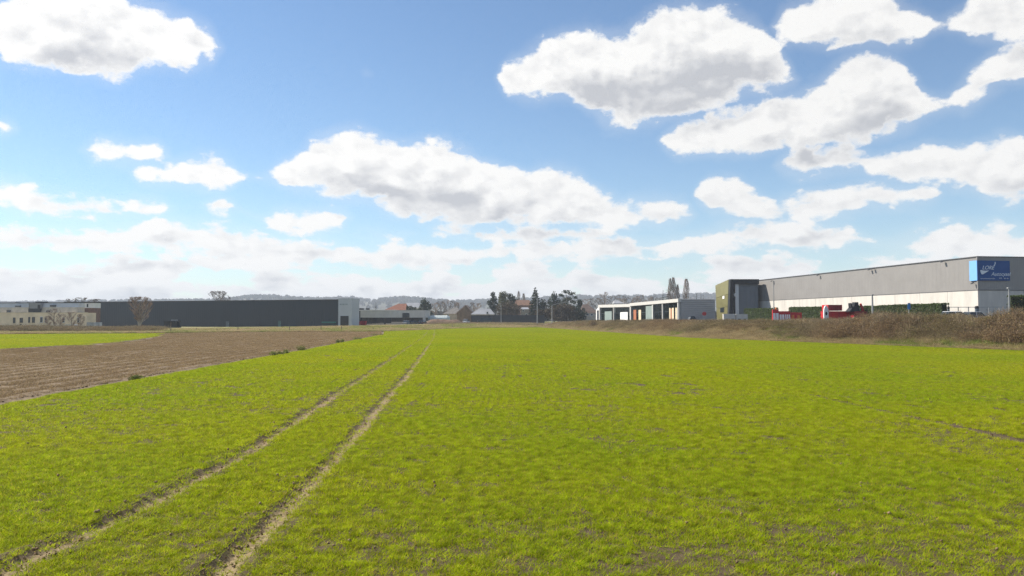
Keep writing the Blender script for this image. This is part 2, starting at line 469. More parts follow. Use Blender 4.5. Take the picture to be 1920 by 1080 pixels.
nse = fbm(Xg * 2.2, Yg * 2.2, 4, 3) - 0.5; lug = fbm(Xg * 7, Yg * 5, 3, 9) - 0.5
Zg = nse * 0.05 + lug * 0.012 + (d1 + d2) * (-0.07 + lug * 0.06) + (b1 + b2) * (0.010 + lug * 0.05)
# pressed wheel marks and a shallow rut that run across the field on the right
def seg_dist(X, Y, a, b):
    ax, ay = a; bx, by = b; dx, dy = bx - ax, by - ay; L2 = dx * dx + dy * dy
    t = np.clip(((X - ax) * dx + (Y - ay) * dy) / L2, 0, 1)
    return np.hypot(X - ax - t * dx, Y - ay - t * dy), t * math.sqrt(L2)
RUTS = [[G(1180, 678), G(1420, 718), G(1660, 772), G(1960, 836)]]
LUGS = [[G(1600, 712), G(1760, 732), G(1950, 760)], [G(1560, 700), G(1760, 718), G(1950, 740)]]
rutmask = np.zeros_like(Xg)
for pl in RUTS:
    for a, b in zip(pl, pl[1:]):
        d, _ = seg_dist(Xg, Yg, a[:2], b[:2]); k = np.exp(-(d / 0.22) ** 2); Zg -= 0.05 * k; rutmask = np.maximum(rutmask, k)
lugmask = np.zeros_like(Xg)
for pl in LUGS:
    for a, b in zip(pl, pl[1:]):
        d, s = seg_dist(Xg, Yg, a[:2], b[:2]); k = np.exp(-(d / 0.35) ** 4); Zg += k * 0.03 * np.sin(s * 9.0 + (d * 4)); lugmask = np.maximum(lugmask, k)
TRK = np.clip(d1 + d2 + 0.5 * (b1 + b2) * (lug > 0), 0, 1)
grid_sheet('crop_field', Xg, Yg, Zg, M_CROP, attrs={'track': np.clip(d1 + d2, 0, 1)})

# brown tilled field
yb = np.concatenate([np.arange(2, 60, 0.5), np.arange(60, 166, 2.0)])
sb = np.linspace(0, 1, 220)
Xb = edge(EDGE_C, yb)[:, None] * (1 - sb) + (edge(EDGE_B, yb)[:, None] + 0.04) * sb
Yb = np.repeat(yb[:, None], 220, 1)
Zb = 0.004 + (fbm(Xb * 1.4, Yb * 1.4, 4, 21) - 0.5) * 0.10 + 0.028 * np.sin((Xb - edge(EDGE_B, yb)[:, None]) * 2 * math.pi / 1.3)
grid_sheet('tilled_field', Xb, Yb, Zb, M_BROWN)
# strip of crop beyond it on the left
yc = np.concatenate([np.arange(20, 150, 3.0)]); sb = np.linspace(0, 1, 40)
Xc = -260 * (1 - sb) + (edge(EDGE_C, yc)[:, None] + 0.05) * sb; Yc = np.repeat(yc[:, None], 40, 1)
grid_sheet('crop_strip', Xc, Yc, np.full_like(Xc, 0.008) + (fbm(Xc, Yc, 3, 8) - .5) * 0.04, M_CROP)

# rough verge beyond the fields, a pale road on it
xv = np.concatenate([np.arange(-300, -100, 10.0), np.arange(-100, 30, 2.0)]); tv = np.concatenate([np.linspace(0, 0.5, 24, endpoint=False), np.linspace(0.5, 1, 14)])
E_ = np.interp(xv, FAR[0], FAR[1])
Yv = E_[None, :] + (420 - E_[None, :]) * tv[:, None]; Xv = np.repeat(xv[None, :], len(tv), 0)
Zv = verge_z(Xv, Yv) + (fbm(Xv * .4, Yv * .4, 3, 31) - 0.5) * 0.12 * (tv[:, None] > 0) + 0.035
grid_sheet('verge', Xv, Yv, Zv, M_VERGE)
xr = np.arange(-46, 12, 2.0); sr = np.linspace(0, 1, 4)
Xr = np.repeat(xr[None, :], 4, 0); Yr = 283 + 7 * sr[:, None] + 0 * Xr
grid_sheet('road', Xr, Yr, verge_z(Xr, Yr) + 0.11, M_ROAD)

# bank along the right side of the field and the yard on top of it
yk = np.concatenate([np.arange(8, 120, 0.8), np.arange(120, 262, 2.0)]); sk = np.concatenate([np.linspace(0, 8, 25), [9, 11]])
Xk = edge(FOOT, yk)[:, None] + sk[None, :]; Yk = np.repeat(yk[:, None], len(sk), 1)
Zk = bank_z(Xk - edge(FOOT, yk)[:, None], Yk) + (fbm(Xk * .6, Yk * .6, 4, 41) - 0.5) * 0.25 * smooth((Xk - edge(FOOT, yk)[:, None]) / 1.5) + 0.02
grid_sheet('embankment', Xk, Yk, Zk, M_BANK)
yy = np.concatenate([np.arange(8, 262, 4.0), [300, 400]]); sy = np.linspace(0, 1, 12) ** 2
Xy = (edge(FOOT, yy)[:, None] + 8.5) * (1 - sy) + 240 * sy; Yy = np.repeat(yy[:, None], 12, 1)
grid_sheet('yard', Xy, Yy, yard_z(Yy) - 0.03, M_ASPHALT)

# ------------------------------------------------------------------ crop, stubble and bank growth (instanced blades and stalks)
def proto_collection(name, meshes):
    c = bpy.data.collections.new(name)
    for i, me in enumerate(meshes):
        o = bpy.data.objects.new('%s_%02d' % (name, i), me); c.objects.link(o)
    return c
def scatter(name, pts, rot, scl, idx, coll, label, cat, kind='stuff', parent=None):
    pts = np.asarray(pts, dtype=np.float32)
    me = bpy.data.meshes.new(name); me.vertices.add(len(pts)); me.vertices.foreach_set('co', pts.ravel())
    a = me.attributes.new('rot', 'FLOAT_VECTOR', 'POINT'); a.data.foreach_set('vector', np.asarray(rot, dtype=np.float32).ravel())
    a = me.attributes.new('scl', 'FLOAT_VECTOR', 'POINT'); a.data.foreach_set('vector', np.asarray(scl, dtype=np.float32).ravel())
    a = me.attributes.new('idx', 'INT', 'POINT'); a.data.foreach_set('value', np.asarray(idx, dtype=np.int32))
    o = link(name, me, parent)
    tag(o, label, cat, None, kind)
    ng = bpy.data.node_groups.new(name, 'GeometryNodeTree'); ng.is_modifier = True
    ng.interface.new_socket('Geometry', in_out='INPUT', socket_type='NodeSocketGeometry')
    ng.interface.new_socket('Geometry', in_out='OUTPUT', socket_type='NodeSocketGeometry')
    N = ng.nodes; L = ng.links
    gi = N.new('NodeGroupInput'); go = N.new('NodeGroupOutput')
    ci = N.new('GeometryNodeCollectionInfo'); ci.inputs['Collection'].default_value = coll
    ci.inputs['Separate Children'].default_value = True; ci.inputs['Reset Children'].default_value = True
    ip = N.new('GeometryNodeInstanceOnPoints'); ip.inputs['Pick Instance'].default_value = True
    def na(n, t):
        q = N.new('GeometryNodeInputNamedAttribute'); q.data_type = t; q.inputs[0].default_value = n; return q.outputs['Attribute']
    e2r = N.new('FunctionNodeEulerToRotation'); L.new(na('rot', 'FLOAT_VECTOR'), e2r.inputs[0])
    L.new(gi.outputs[0], ip.inputs['Points']); L.new(ci.outputs[0], ip.inputs['Instance'])
    L.new(na('idx', 'INT'), ip.inputs['Instance Index']); L.new(e2r.outputs[0], ip.inputs['Rotation']); L.new(na('scl', 'FLOAT_VECTOR'), ip.inputs['Scale'])
    L.new(ip.outputs[0], go.inputs[0])
    md = o.modifiers.new('scatter', 'NODES'); md.node_group = ng
    return o

def blades(n_tufts, area, per, hmin, hmax, width, rows=None, seg=2, lean=0.55, seed=1, spread=0.03):
    """numpy blades: returns verts, quads for tufts spread over an area (ax, ay)"""
    r = np.random.default_rng(seed)
    tx = (r.random(n_tufts) - 0.5) * area[0]; ty = (r.random(n_tufts) - 0.5) * area[1]
    if rows: tx = (np.floor(tx / rows) + 0.5) * rows + r.normal(0, rows * 0.16, n_tufts)
    n = n_tufts * per
    bx = np.repeat(tx, per) + r.normal(0, spread, n); by = np.repeat(ty, per) + r.normal(0, spread, n)
    h = hmin + (hmax - hmin) * r.random(n); az = r.random(n) * 2 * np.pi; ln = lean * (0.3 + r.random(n)) * h
    dx, dy = np.cos(az), np.sin(az); wd = width * (0.7 + 0.6 * r.random(n))
    V = []; 
    for k in range(seg + 1):
        t = k / seg
        cx = bx + dx * ln * t ** 1.8; cy = by + dy * ln * t ** 1.8; cz = h * (t - 0.28 * t * t * (ln / h))
        ww = wd * (1 - 0.85 * t ** 1.5) * 0.5
        V.append(np.stack([cx - dy * ww, cy + dx * ww, cz], 1)); V.append(np.stack([cx + dy * ww, cy - dx * ww, cz], 1))
    V = np.stack(V, 1)                                   # n, 2(seg+1), 3
    m_ = 2 * (seg + 1); base = (np.arange(n) * m_)[:, None]
    Q = np.concatenate([base + np.array([[2 * k, 2 * k + 1, 2 * k + 3, 2 * k + 2]]) for k in range(seg)], 0)
    return V.reshape(-1, 3), Q

def tri_blades(r, x, y, z, size, per, hmin, hmax, width, lean, spread):
    """one tapering, leaning triangle per blade; arrays give one entry per tuft"""
    n = len(x) * per; X_ = np.repeat(x, per) + r.normal(0, 1, n) * spread * np.repeat(size, per); Y_ = np.repeat(y, per) + r.normal(0, 1, n) * spread * np.repeat(size, per); Z_ = np.repeat(z, per); S_ = np.repeat(size, per)
    h = (hmin + (hmax - hmin) * r.random(n)) * S_; az = r.random(n) * 6.2832; ln = lean * (0.2 + r.random(n)) * h; wd = width * (0.7 + 0.6 * r.random(n)) * S_ * 0.5; tw = r.normal(0, 0.6, n)
    dx, dy = np.cos(az + tw), np.sin(az + tw)
    v = np.stack([np.stack([X_ - dy * wd, Y_ + dx * wd, Z_], 1), np.stack([X_ + dy * wd, Y_ - dx * wd, Z_], 1), np.stack([X_ + np.cos(az) * ln, Y_ + np.sin(az) * ln, Z_ + h], 1)], 1)
    return v.reshape(-1, 3), np.arange(3 * n).reshape(-1, 3)

def leaf_mat(name, c1, c2, c3, big=0.09, trans=0.45, rough=0.55, spec=0.25):
    m = bpy.data.materials.new(name); m.use_nodes = True; nt = m.node_tree; N = nt.nodes; L = nt.links; b = N['Principled BSDF']
    geo = N.new('ShaderNodeNewGeometry')
    n1 = N.new('ShaderNodeTexNoise'); n1.inputs['Scale'].default_value = big; n1.inputs['Detail'].default_value = 4; n1.inputs['Roughness'].default_value = 0.6
    L.new(geo.outputs['Position'], n1.inputs['Vector'])
    mr = N.new('ShaderNodeMapRange'); mr.inputs[1].default_value = 0.38; mr.inputs[2].default_value = 0.62; L.new(n1.outputs[0], mr.inputs[0])
    mx = N.new('ShaderNodeMix'); mx.data_type = 'RGBA'; mx.inputs[6].default_value = (*c1, 1); mx.inputs[7].default_value = (*c2, 1); L.new(mr.outputs[0], mx.inputs[0])
    m3 = N.new('ShaderNodeMapRange'); m3.inputs[1].default_value = 0.66; m3.inputs[2].default_value = 0.95; L.new(geo.outputs['Random Per Island'], m3.inputs[0])
    mx2 = N.new('ShaderNodeMix'); mx2.data_type = 'RGBA'; L.new(mx.outputs[2], mx2.inputs[6]); mx2.inputs[7].default_value = (*c3, 1); L.new(m3.outputs[0], mx2.inputs[0])
    n5 = N.new('ShaderNodeTexNoise'); n5.inputs['Scale'].default_value = 5.0; n5.inputs['Detail'].default_value = 2; L.new(geo.outputs['Position'], n5.inputs['Vector'])
    hs = N.new('ShaderNodeHueSaturation'); L.new(mx2.outputs[2], hs.inputs['Color'])
    m4 = N.new('ShaderNodeMapRange'); m4.inputs[1].default_value = 0.3; m4.inputs[2].default_value = 0.7; m4.inputs[3].default_value = 0.62; m4.inputs[4].default_value = 1.28; L.new(n5.outputs[0], m4.inputs[0]); L.new(m4.outputs[0], hs.inputs['Value'])
    out = hs.outputs[0]
    L.new(out, b.inputs['Base Color']); b.inputs['Roughness'].default_value = rough; b.inputs['Specular IOR Level'].default_value = spec
    tr = N.new('ShaderNodeBsdfTranslucent'); L.new(out, tr.inputs['Color'])
    ms = N.new('ShaderNodeMixShader'); ms.inputs[0].default_value = trans
    L.new(b.outputs[0], ms.inputs[1]); L.new(tr.outputs[0], ms.inputs[2]); L.new(ms.outputs[0], N['Material Output'].inputs['Surface'])
    return m
M_WHEAT = leaf_mat('wheat_leaf', (0.36, 0.42, 0.005), (0.28, 0.385, 0.006), (0.45, 0.365, 0.05), trans=0.55, rough=0.6, spec=0.06)
M_STRAW = leaf_mat('dry_straw', (0.44, 0.345, 0.18), (0.34, 0.26, 0.135), (0.52, 0.43, 0.25), 0.3, 0.4, 0.8, 0.1)

def coverage(x, y):
    """how full the crop stands: thin, bare and lush patches over the field"""
    c = fbm(x * 0.16, y * 0.16, 4, 77); f = fbm(x * 0.9, y * 0.9, 3, 13)
    k = (0.5 + 1.0 * smooth((c - 0.30) / 0.34) * (0.45 + 0.9 * smooth((f - 0.28) / 0.3))) * (0.45 + 0.9 * smooth((fbm(x * 3.2, y * 3.2, 2, 14) - 0.3) / 0.3))
    # thin stretch in the middle distance and a lush belt in front of it
    k = k * (1 - 0.42 * np.exp(-((y - 19.5 - x * 0.12) / 3.0) ** 2) * smooth((x + 3.0) / 2.0) * (1 - smooth((x - 6) / 6.0)))
    k = k * (1 + 0.5 * np.exp(-((y - 14.0 + 0.05 * x) / 1.3) ** 2) * smooth((x + 2) / 2))
    return np.clip(k, 0.34, 1.6)
def crop_height(x, y):
    return np.interp(x * 1.0, [-1e9, 1e9], [0, 0]) + np.interp(np.hypot(x, y), [0, 9, 40, 250], [1.0, 1.0, 1.0, 1.0])

def in_crop(x, y):
    return (x > edge(EDGE_B, y) + 0.02) & (x < edge(FOOT, y) - 0.1) & (y < np.interp(x, FAR[0], FAR[1]))
def trackness(x, y):
    t = edge(TRACK, y); wb = (fbm(np.zeros_like(y), y * 0.35, 3, 5) - 0.5) * 0.16
    o1 = np.abs(x - t - wb); o2 = np.abs(x - t + gauge(y) - wb)
    return np.minimum(o1, o2)
def ground_z(x, y): return (fbm(x * 2.2, y * 2.2, 4, 3) - 0.5) * 0.05

def tile(size, n_tufts, seed, per=7, hmin=0.035, hmax=0.085, width=0.013, m=None, rows=0.17, lean=1.7, spread=0.03, gaps=0.0):
    r = np.random.default_rng(seed); x = (r.random(n_tufts) - 0.5) * size; y = (r.random(n_tufts) - 0.5) * size
    x = (np.floor(x / rows) + 0.5) * rows + r.normal(0, rows * 0.2, n_tufts)
    if gaps: k = fbm(x * 1.6 + seed, y * 1.6, 3, seed) > gaps; x, y = x[k], y[k]
    v, f = tri_blades(r, x, y, np.zeros(len(x)), 0.75 + 0.5 * r.random(len(x)), per, hmin, hmax, width, lean, spread)
    return npmesh('tile', v, f, m or M_WHEAT)
PATCHES = proto_collection('wheat_patch', [tile(0.52, 44, 200 + i) for i in range(6)])
TILES = proto_collection('wheat_tile', [tile(2.04, 660, 220 + i, gaps=0.30) for i in range(10)])
TILES4 = proto_collection('wheat_wide_tile', [tile(4.08, 1500, 240 + i, width=0.02, hmax=0.095, gaps=0.26) for i in range(8)])

NEAR = 24.0
def frustum_x(y, m=1.5): return y * 0.70 + m
# single tufts close to the camera, along the wheel tracks and along the rut on the right
def rut_dist(x, y, lugs=False):
    d = np.full(x.shape, 99.0)
    for pl in RUTS + (LUGS if lugs else []):
        for a, b in zip(pl, pl[1:]): d = np.minimum(d, seg_dist(x, y, a[:2], b[:2])[0])
    return d
def single_zone(x, y):
    """how far out tufts are planted one by one"""
    return (y < NEAR + 5 * (vnoise(x * 1.5, y * 1.5, 91) - 0.5)) | ((np.abs(x - edge(TRACK, y) + gauge(y) / 2) < 1.75) & (y < 125)) | (rut_dist(x, y, True) < 0.6) | ((x - edge(EDGE_B, y) < 0.8) & (y < 160))
def row_snap(x, y):
    t = edge(TRACK, y); o = x - t; return t + (np.floor(o / 0.16) + 0.5) * 0.16 + rng.normal(0, 0.05, len(x))
def plant(x, y, dens):
    x = row_snap(x, y); tn = np.minimum(trackness(x, y), rut_dist(x, y) + 0.03)
    keep = in_crop(x, y) & single_zone(x, y) & (rng.random(len(x)) < dens * coverage(x, y)) & (rng.random(len(x)) < smooth((tn - 0.07 - 0.16 * fbm(x * 2, y * 2, 3, 4)) / 0.16) + 0.09)
    for pl in LUGS:
        for a, b in zip(pl, pl[1:]):
            d, q = seg_dist(x, y, a[:2], b[:2]); keep &= ~((d < 0.32) & (np.sin(q * 7.0 + d * 5) < -0.05) & (rng.random(len(x)) < 0.85))
    return x[keep], y[keep]
n = 480000
y = np.sqrt(5.5 ** 2 + ((NEAR + 3) ** 2 - 5.5 ** 2) * rng.random(n)); x = (rng.random(n) * 2 - 1) * frustum_x(y)
x, y = plant(x, y, np.clip(11.0 / y, 0.42, 1.0) * 0.72)
n2 = 90000
y2 = NEAR - 3 + (125 - NEAR) * rng.random(n2) ** 1.35; x2 = edge(TRACK, y2) - gauge(y2) / 2 + (rng.random(n2) - 0.5) * 3.6
ok = y2 > NEAR + 3; x2, y2 = plant(x2[ok], y2[ok], 0.95)
n3 = 110000; tt = rng.random(n3)
sg = np.array([(a.x, a.y, b.x, b.y) for pl in RUTS + LUGS for a, b in zip(pl, pl[1:])]); ln_ = np.hypot(sg[:, 2] - sg[:, 0], sg[:, 3] - sg[:, 1]); si = rng.choice(len(sg), n3, p=ln_ / ln_.sum()); x3 = sg[si, 0] * (1 - tt) + sg[si, 2] * tt + rng.normal(0, 0.42, n3); y3 = sg[si, 1] * (1 - tt) + sg[si, 3] * tt + rng.normal(0, 0.42, n3)
ok = (y3 > NEAR + 3) & (rut_dist(x3, y3, True) < 0.6); x3, y3 = plant(x3[ok], y3[ok], 0.5)
n4 = 34000; y4 = NEAR + 2 + (160 - NEAR) * rng.random(n4) ** 1.4; x4 = edge(EDGE_B, y4) + 0.03 + 0.85 * rng.random(n4)
x4, y4 = plant(x4, y4, 1.0)
xs = np.concatenate([x, x2, x3, x4]); ysx = np.concatenate([y, y2, y3, y4]); n = len(xs)
sz = (0.75 + 0.5 * rng.random(n)) * (0.8 + 0.45 * fbm(xs * 0.5, ysx * 0.5, 3, 55))
wide = np.interp(ysx, [0, 9, NEAR, 60], [1, 1, 1.35, 1.7])
v, f = tri_blades(rng, xs, ysx, ground_z(xs, ysx) - 0.004, sz * wide, 8, 0.022, 0.058, 0.0085, 1.9, 0.028)
o = link('wheat_seedlings', npmesh('wheat_seedlings', v, f, M_WHEAT)); tag(o, 'bright green young wheat growing in the near field', 'crop', None, 'stuff')
print('tufts', n)
# tiles of drilled crop further away: wide where they fit, small along the edges
def tile_ok(x, y, h):
    ok = (np.abs(x) < frustum_x(y, 3 + h))
    if h < 0.3: return ok & in_crop(x - 0.2, y) & in_crop(x + 0.2, y) & ~single_zone(x, y) & (trackness(x, y) > 0.3)
    for ox in (-h, 0, h):
        for oy in (-h, 0, h): ok &= in_crop(x + ox, y + oy) & ~single_zone(x + ox, y + oy)
    for oy in (-h, 0, h): ok &= trackness(x, y + oy) > 0.15 + h
    return ok
def lay(cells, step):
    """cells: (x, y) centres of squares; returns those that fit and the quarters of those that do not"""
    x, y = cells; ok = tile_ok(x, y, step / 2)
    near_ = ~ok & (np.abs(x) < frustum_x(y, 5 + step))
    q = step / 4; nx = np.concatenate([x[near_] + a for a in (-q, q) for b in (0, 0)]); ny = np.concatenate([y[near_] + b for a in (0, 0) for b in (-q, q)])
    return (x[ok], y[ok]), (nx, ny)
big = np.meshgrid(np.arange(-150, 90, 4.0), np.arange(64, 244, 4.0)); big = (big[0].ravel(), big[1].ravel())
(b4x, b4y), rest = lay(big, 4.0)
c2 = np.meshgrid(np.arange(-151, 91, 2.0), np.arange(NEAR - 3, 62, 2.0)); c2 = (np.concatenate([c2[0].ravel(), rest[0]]), np.concatenate([c2[1].ravel(), rest[1]]))
(b2x, b2y), rest = lay(c2, 2.0)
_, rest = lay((rest[0], rest[1]), 1.0) if False else (None, rest)
(b1x, b1y), rest1 = lay(rest, 1.0)
(b0x, b0y), _ = lay(rest1, 0.5)
b0x = np.concatenate([b0x] + [b1x + a for a in (-.25, .25) for b in (0, 0)]); b0y = np.concatenate([b0y] + [b1y + b for a in (0, 0) for b in (-.25, .25)])
def lay_tiles(name, x, y, coll, ncoll, label):
    n = len(x); sz = (0.8 + 0.45 * fbm(x * 0.3, y * 0.3, 3, 56)) * np.interp(y, [20, 70, 240], [1, 1.1, 1.3]); slope = np.arctan((edge(TRACK, y + 1) - edge(TRACK, y - 1)) / 2)
    rot = np.stack([np.zeros(n), np.zeros(n), -slope + np.where(rng.random(n) < .5, 0, math.pi)], 1)
    scatter(name, np.stack([x, y, np.full(n, -0.002)], 1), rot, np.stack([np.ones(n), np.ones(n), sz], 1), rng.integers(0, ncoll, n), coll, label, 'crop'); print(name, n)
lay_tiles('wheat_far_rows', b4x, b4y, TILES4, 8, 'bright green wheat filling the farthest part of the field')
lay_tiles('wheat_middle_rows', b2x, b2y, TILES, 10, 'bright green wheat rows in the middle of the field')
lay_tiles('wheat_edge_rows', b0x, b0y, PATCHES, 6, 'bright green wheat along the edges and tracks of the field')
# strip of crop on the far left
gxp, gyp = np.meshgrid(np.arange(-125, -38, 2.0), np.arange(55, 142, 2.0)); gx_, gy_ = gxp.ravel(), gyp.ravel()
vis = (gx_ < edge(EDGE_C, gy_) - 0.8) & (gy_ < np.interp(gx_, FAR[0], FAR[1])) & (np.abs(gx_) < frustum_x(gy_, 4))
gx_, gy_ = gx_[vis], gy_[vis]; n = len(gx_)
rot = np.stack([np.zeros(n), np.zeros(n), rng.integers(0, 2, n) * math.pi], 1)
scatter('wheat_strip', np.stack([gx_, gy_, np.full(n, 0.004)], 1), rot, np.ones((n, 3)), rng.integers(0, 10, n), TILES, 'strip of green wheat beyond the brown tilled field', 'crop')

# stubble and clods on the tilled field
M_CLOD = mat('clod_soil', (0.25, 0.17, 0.095), 0.95, 0.4, 3.0, bump=0.5, bscale=20, color2=(0.16, 0.108, 0.06), island=0.25)
M_STALK = leaf_mat('stubble_stalk', (0.36, 0.255, 0.13), (0.27, 0.185, 0.095), (0.46, 0.355, 0.19), 0.4, 0.2, 0.8, 0.1)
def clod_verts(r, n, area, smin, smax):
    base = np.array([[1, 0, 0], [0, 1, 0], [-1, 0, 0], [0, -1, 0], [0, 0, 1.0], [0, 0, -1.0]])
    tri = np.array([[0, 1, 4], [1, 2, 4], [2, 3, 4], [3, 0, 4], [1, 0, 5], [2, 1, 5], [3, 2, 5], [0, 3, 5]])
    c = np.stack([(r.random(n) - .5) * area[0], (r.random(n) - .5) * area[1], np.zeros(n)], 1); s = smin + (smax - smin) * r.random(n) ** 2
    v = base[None] * s[:, None, None] * (0.6 + 0.8 * r.random((n, 6, 1))); v[:, :, 2] *= 0.7
    a = r.random(n) * 6.28; ca, sa = np.cos(a)[:, None], np.sin(a)[:, None]
    v = np.stack([v[:, :, 0] * ca - v[:, :, 1] * sa, v[:, :, 0] * sa + v[:, :, 1] * ca, v[:, :, 2]], 2) + c[:, None, :]
    f = tri[None] + (np.arange(n) * 6)[:, None, None]
    return v.reshape(-1, 3), f.reshape(-1, 3)
clod_meshes, stub_meshes = [], []
for i in range(6):
    r_ = np.random.default_rng(300 + i)
    v, f = clod_verts(r_, 420, (2.05, 2.05), 0.015, 0.06); clod_meshes.append(npmesh('clods', v, f, M_CLOD))
    stub_meshes.append(tile(2.05, 480, 320 + i, per=3, hmin=0.02, hmax=0.09, width=0.013, m=M_STALK, rows=0.25, lean=1.6, spread=0.04))
CLODS = proto_collection('clod_patch', clod_meshes); STUB = proto_collection('stubble_patch', stub_meshes)
gxp, gyp = np.meshgrid(np.arange(-75, -12, 2.0), np.arange(15, 162, 2.0)); gx_, gy_ = gxp.ravel() + edge(EDGE_B, gyp.ravel()) - edge(EDGE_B, 60.0) + 0.3, gyp.ravel()
vis = (gx_ > edge(EDGE_C, gy_) + 0.6) & (gx_ < edge(EDGE_B, gy_) - 0.7) & (gy_ < np.interp(gx_, FAR[0], FAR[1])) & (np.abs(gx_) < frustum_x(gy_, 4))
gx_, gy_ = gx_[vis], gy_[vis]; n = len(gx_)
rot = np.stack([np.zeros(n), np.zeros(n), 0.05 + rng.integers(0, 2, n) * math.pi + rng.normal(0, .03, n)], 1); zz = np.full(n, 0.0)
scatter('soil_clods', np.stack([gx_, gy_, zz], 1), rot, np.ones((n, 3)), rng.integers(0, 6, n), CLODS, 'brown clods covering the tilled field', 'soil')
sc3 = (0.6 + 0.9 * fbm(gx_ * 0.25, gy_ * 0.1, 3, 66))[:, None] * np.array([[1, 1, 1.0]]); sc3[:, :2] = 1
scatter('stubble', np.stack([gx_, gy_, zz + 0.01], 1), rot, sc3, rng.integers(0, 6, n), STUB, 'dry straw stubble standing on the tilled field', 'stubble')
# clods thrown up along the wheel tracks, and lumps among the crop
v, f = clod_verts(np.random.default_rng(9), 1, (0, 0), 0.03, 0.03); ONE = []
for i in range(6):
    v, f = clod_verts(np.random.default_rng(400 + i), 3, (0.07, 0.07), 0.010, 0.026); ONE.append(npmesh('clod', v, f, M_CLOD))
ONEC = proto_collection('clod_lump', ONE)
n = 2200; yk_ = 6.5 + 50 * rng.random(n) ** 1.7; side = rng.integers(0, 2, n); xk_ = edge(TRACK, yk_) - gauge(yk_) * side + rng.normal(-0.14, 0.16, n)
n3 = 1500; y3 = 7 + 22 * rng.random(n3); x3 = (rng.random(n3) * 2 - 1) * frustum_x(y3); ok = in_crop(x3, y3)
xk_ = np.concatenate([xk_, x3[ok]]); yk_ = np.concatenate([yk_, y3[ok]]); n = len(xk_)
tz = ground_z(xk_, yk_) - 0.05 * np.exp(-(trackness(xk_, yk_) / 0.2) ** 4)
s_ = 0.5 + 1.0 * rng.random(n) ** 2
scatter('track_clods', np.stack([xk_, yk_, tz], 1), rng.random((n, 3)) * 6.28, np.stack([s_, s_, s_], 1), rng.integers(0, 6, n), ONEC, 'crumbled soil lumps lying in and along the wheel tracks', 'soil')

# ------------------------------------------------------------------ buildings on the right
M_CONC = mat('pale_concrete', (0.54, 0.51, 0.46), 0.85, 0.10, 0.9, bump=0.1, bscale=12, streak=(1, 1, 0.25))
M_CLAD = mat('grey_cladding', (0.275, 0.26, 0.245), 0.5, 0.06, 0.4, metallic=0.2)
M_CAP = mat('dark_capping', (0.10, 0.10, 0.105), 0.5, 0.15)
M_ROOF = mat('roof_membrane', (0.25, 0.25, 0.25), 0.9, 0.2, 0.3)
M_DARK = mat('black_metal', (0.018, 0.019, 0.022), 0.55, 0.3)
M_GLASS = glass_mat('dark_glass')
M_WHITE = mat('white_paint', (0.74, 0.73, 0.71), 0.6, 0.06, 0.8)
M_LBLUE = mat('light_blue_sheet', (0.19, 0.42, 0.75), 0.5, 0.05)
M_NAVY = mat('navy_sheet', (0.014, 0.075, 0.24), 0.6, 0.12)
M_LETTER = mat('sign_white', (0.72, 0.76, 0.80), 0.6, 0.05)
M_STEEL = mat('galvanised_steel', (0.33, 0.33, 0.32), 0.5, 0.15, 2, metallic=0.4)

def cladding_mesh(w_, z0, z1, m, ribs=3, d=0.005):
    """one profiled sheet, width w_, with raised ribs; front at y = 0, ribs towards -y"""
    mb = MB(); pts = []
    for k in range(ribs):
        a = w_ * k / ribs; s = w_ / ribs
        pts += [(a, 0), (a + s * .45, 0), (a + s * .55, -d), (a + s * .88, -d)]
    pts.append((w_ - 0.012, 0))
    for (xa, ya), (xb2, yb2) in zip(pts, pts[1:]): mb.quad((xa, ya, z0), (xb2, yb2, z0), (xb2, yb2, z1), (xa, ya, z1))
    return mb.mesh('cladding_panel', m)

def text_mesh(body, size, m, shear=0.0, extrude=0.015):
    c = bpy.data.curves.new('lettering', 'FONT'); c.body = body; c.size = size; c.shear = shear; c.extrude = extrude
    o = bpy.data.objects.new('tmp', c); col.objects.link(o)
    dg = bpy.context.evaluated_depsgraph_get(); me = bpy.data.meshes.new_from_object(o.evaluated_get(dg)); me.materials.clear(); me.materials.append(m); me.name = 'lettering'
    bpy.data.objects.remove(o); bpy.data.curves.remove(c)
    return me

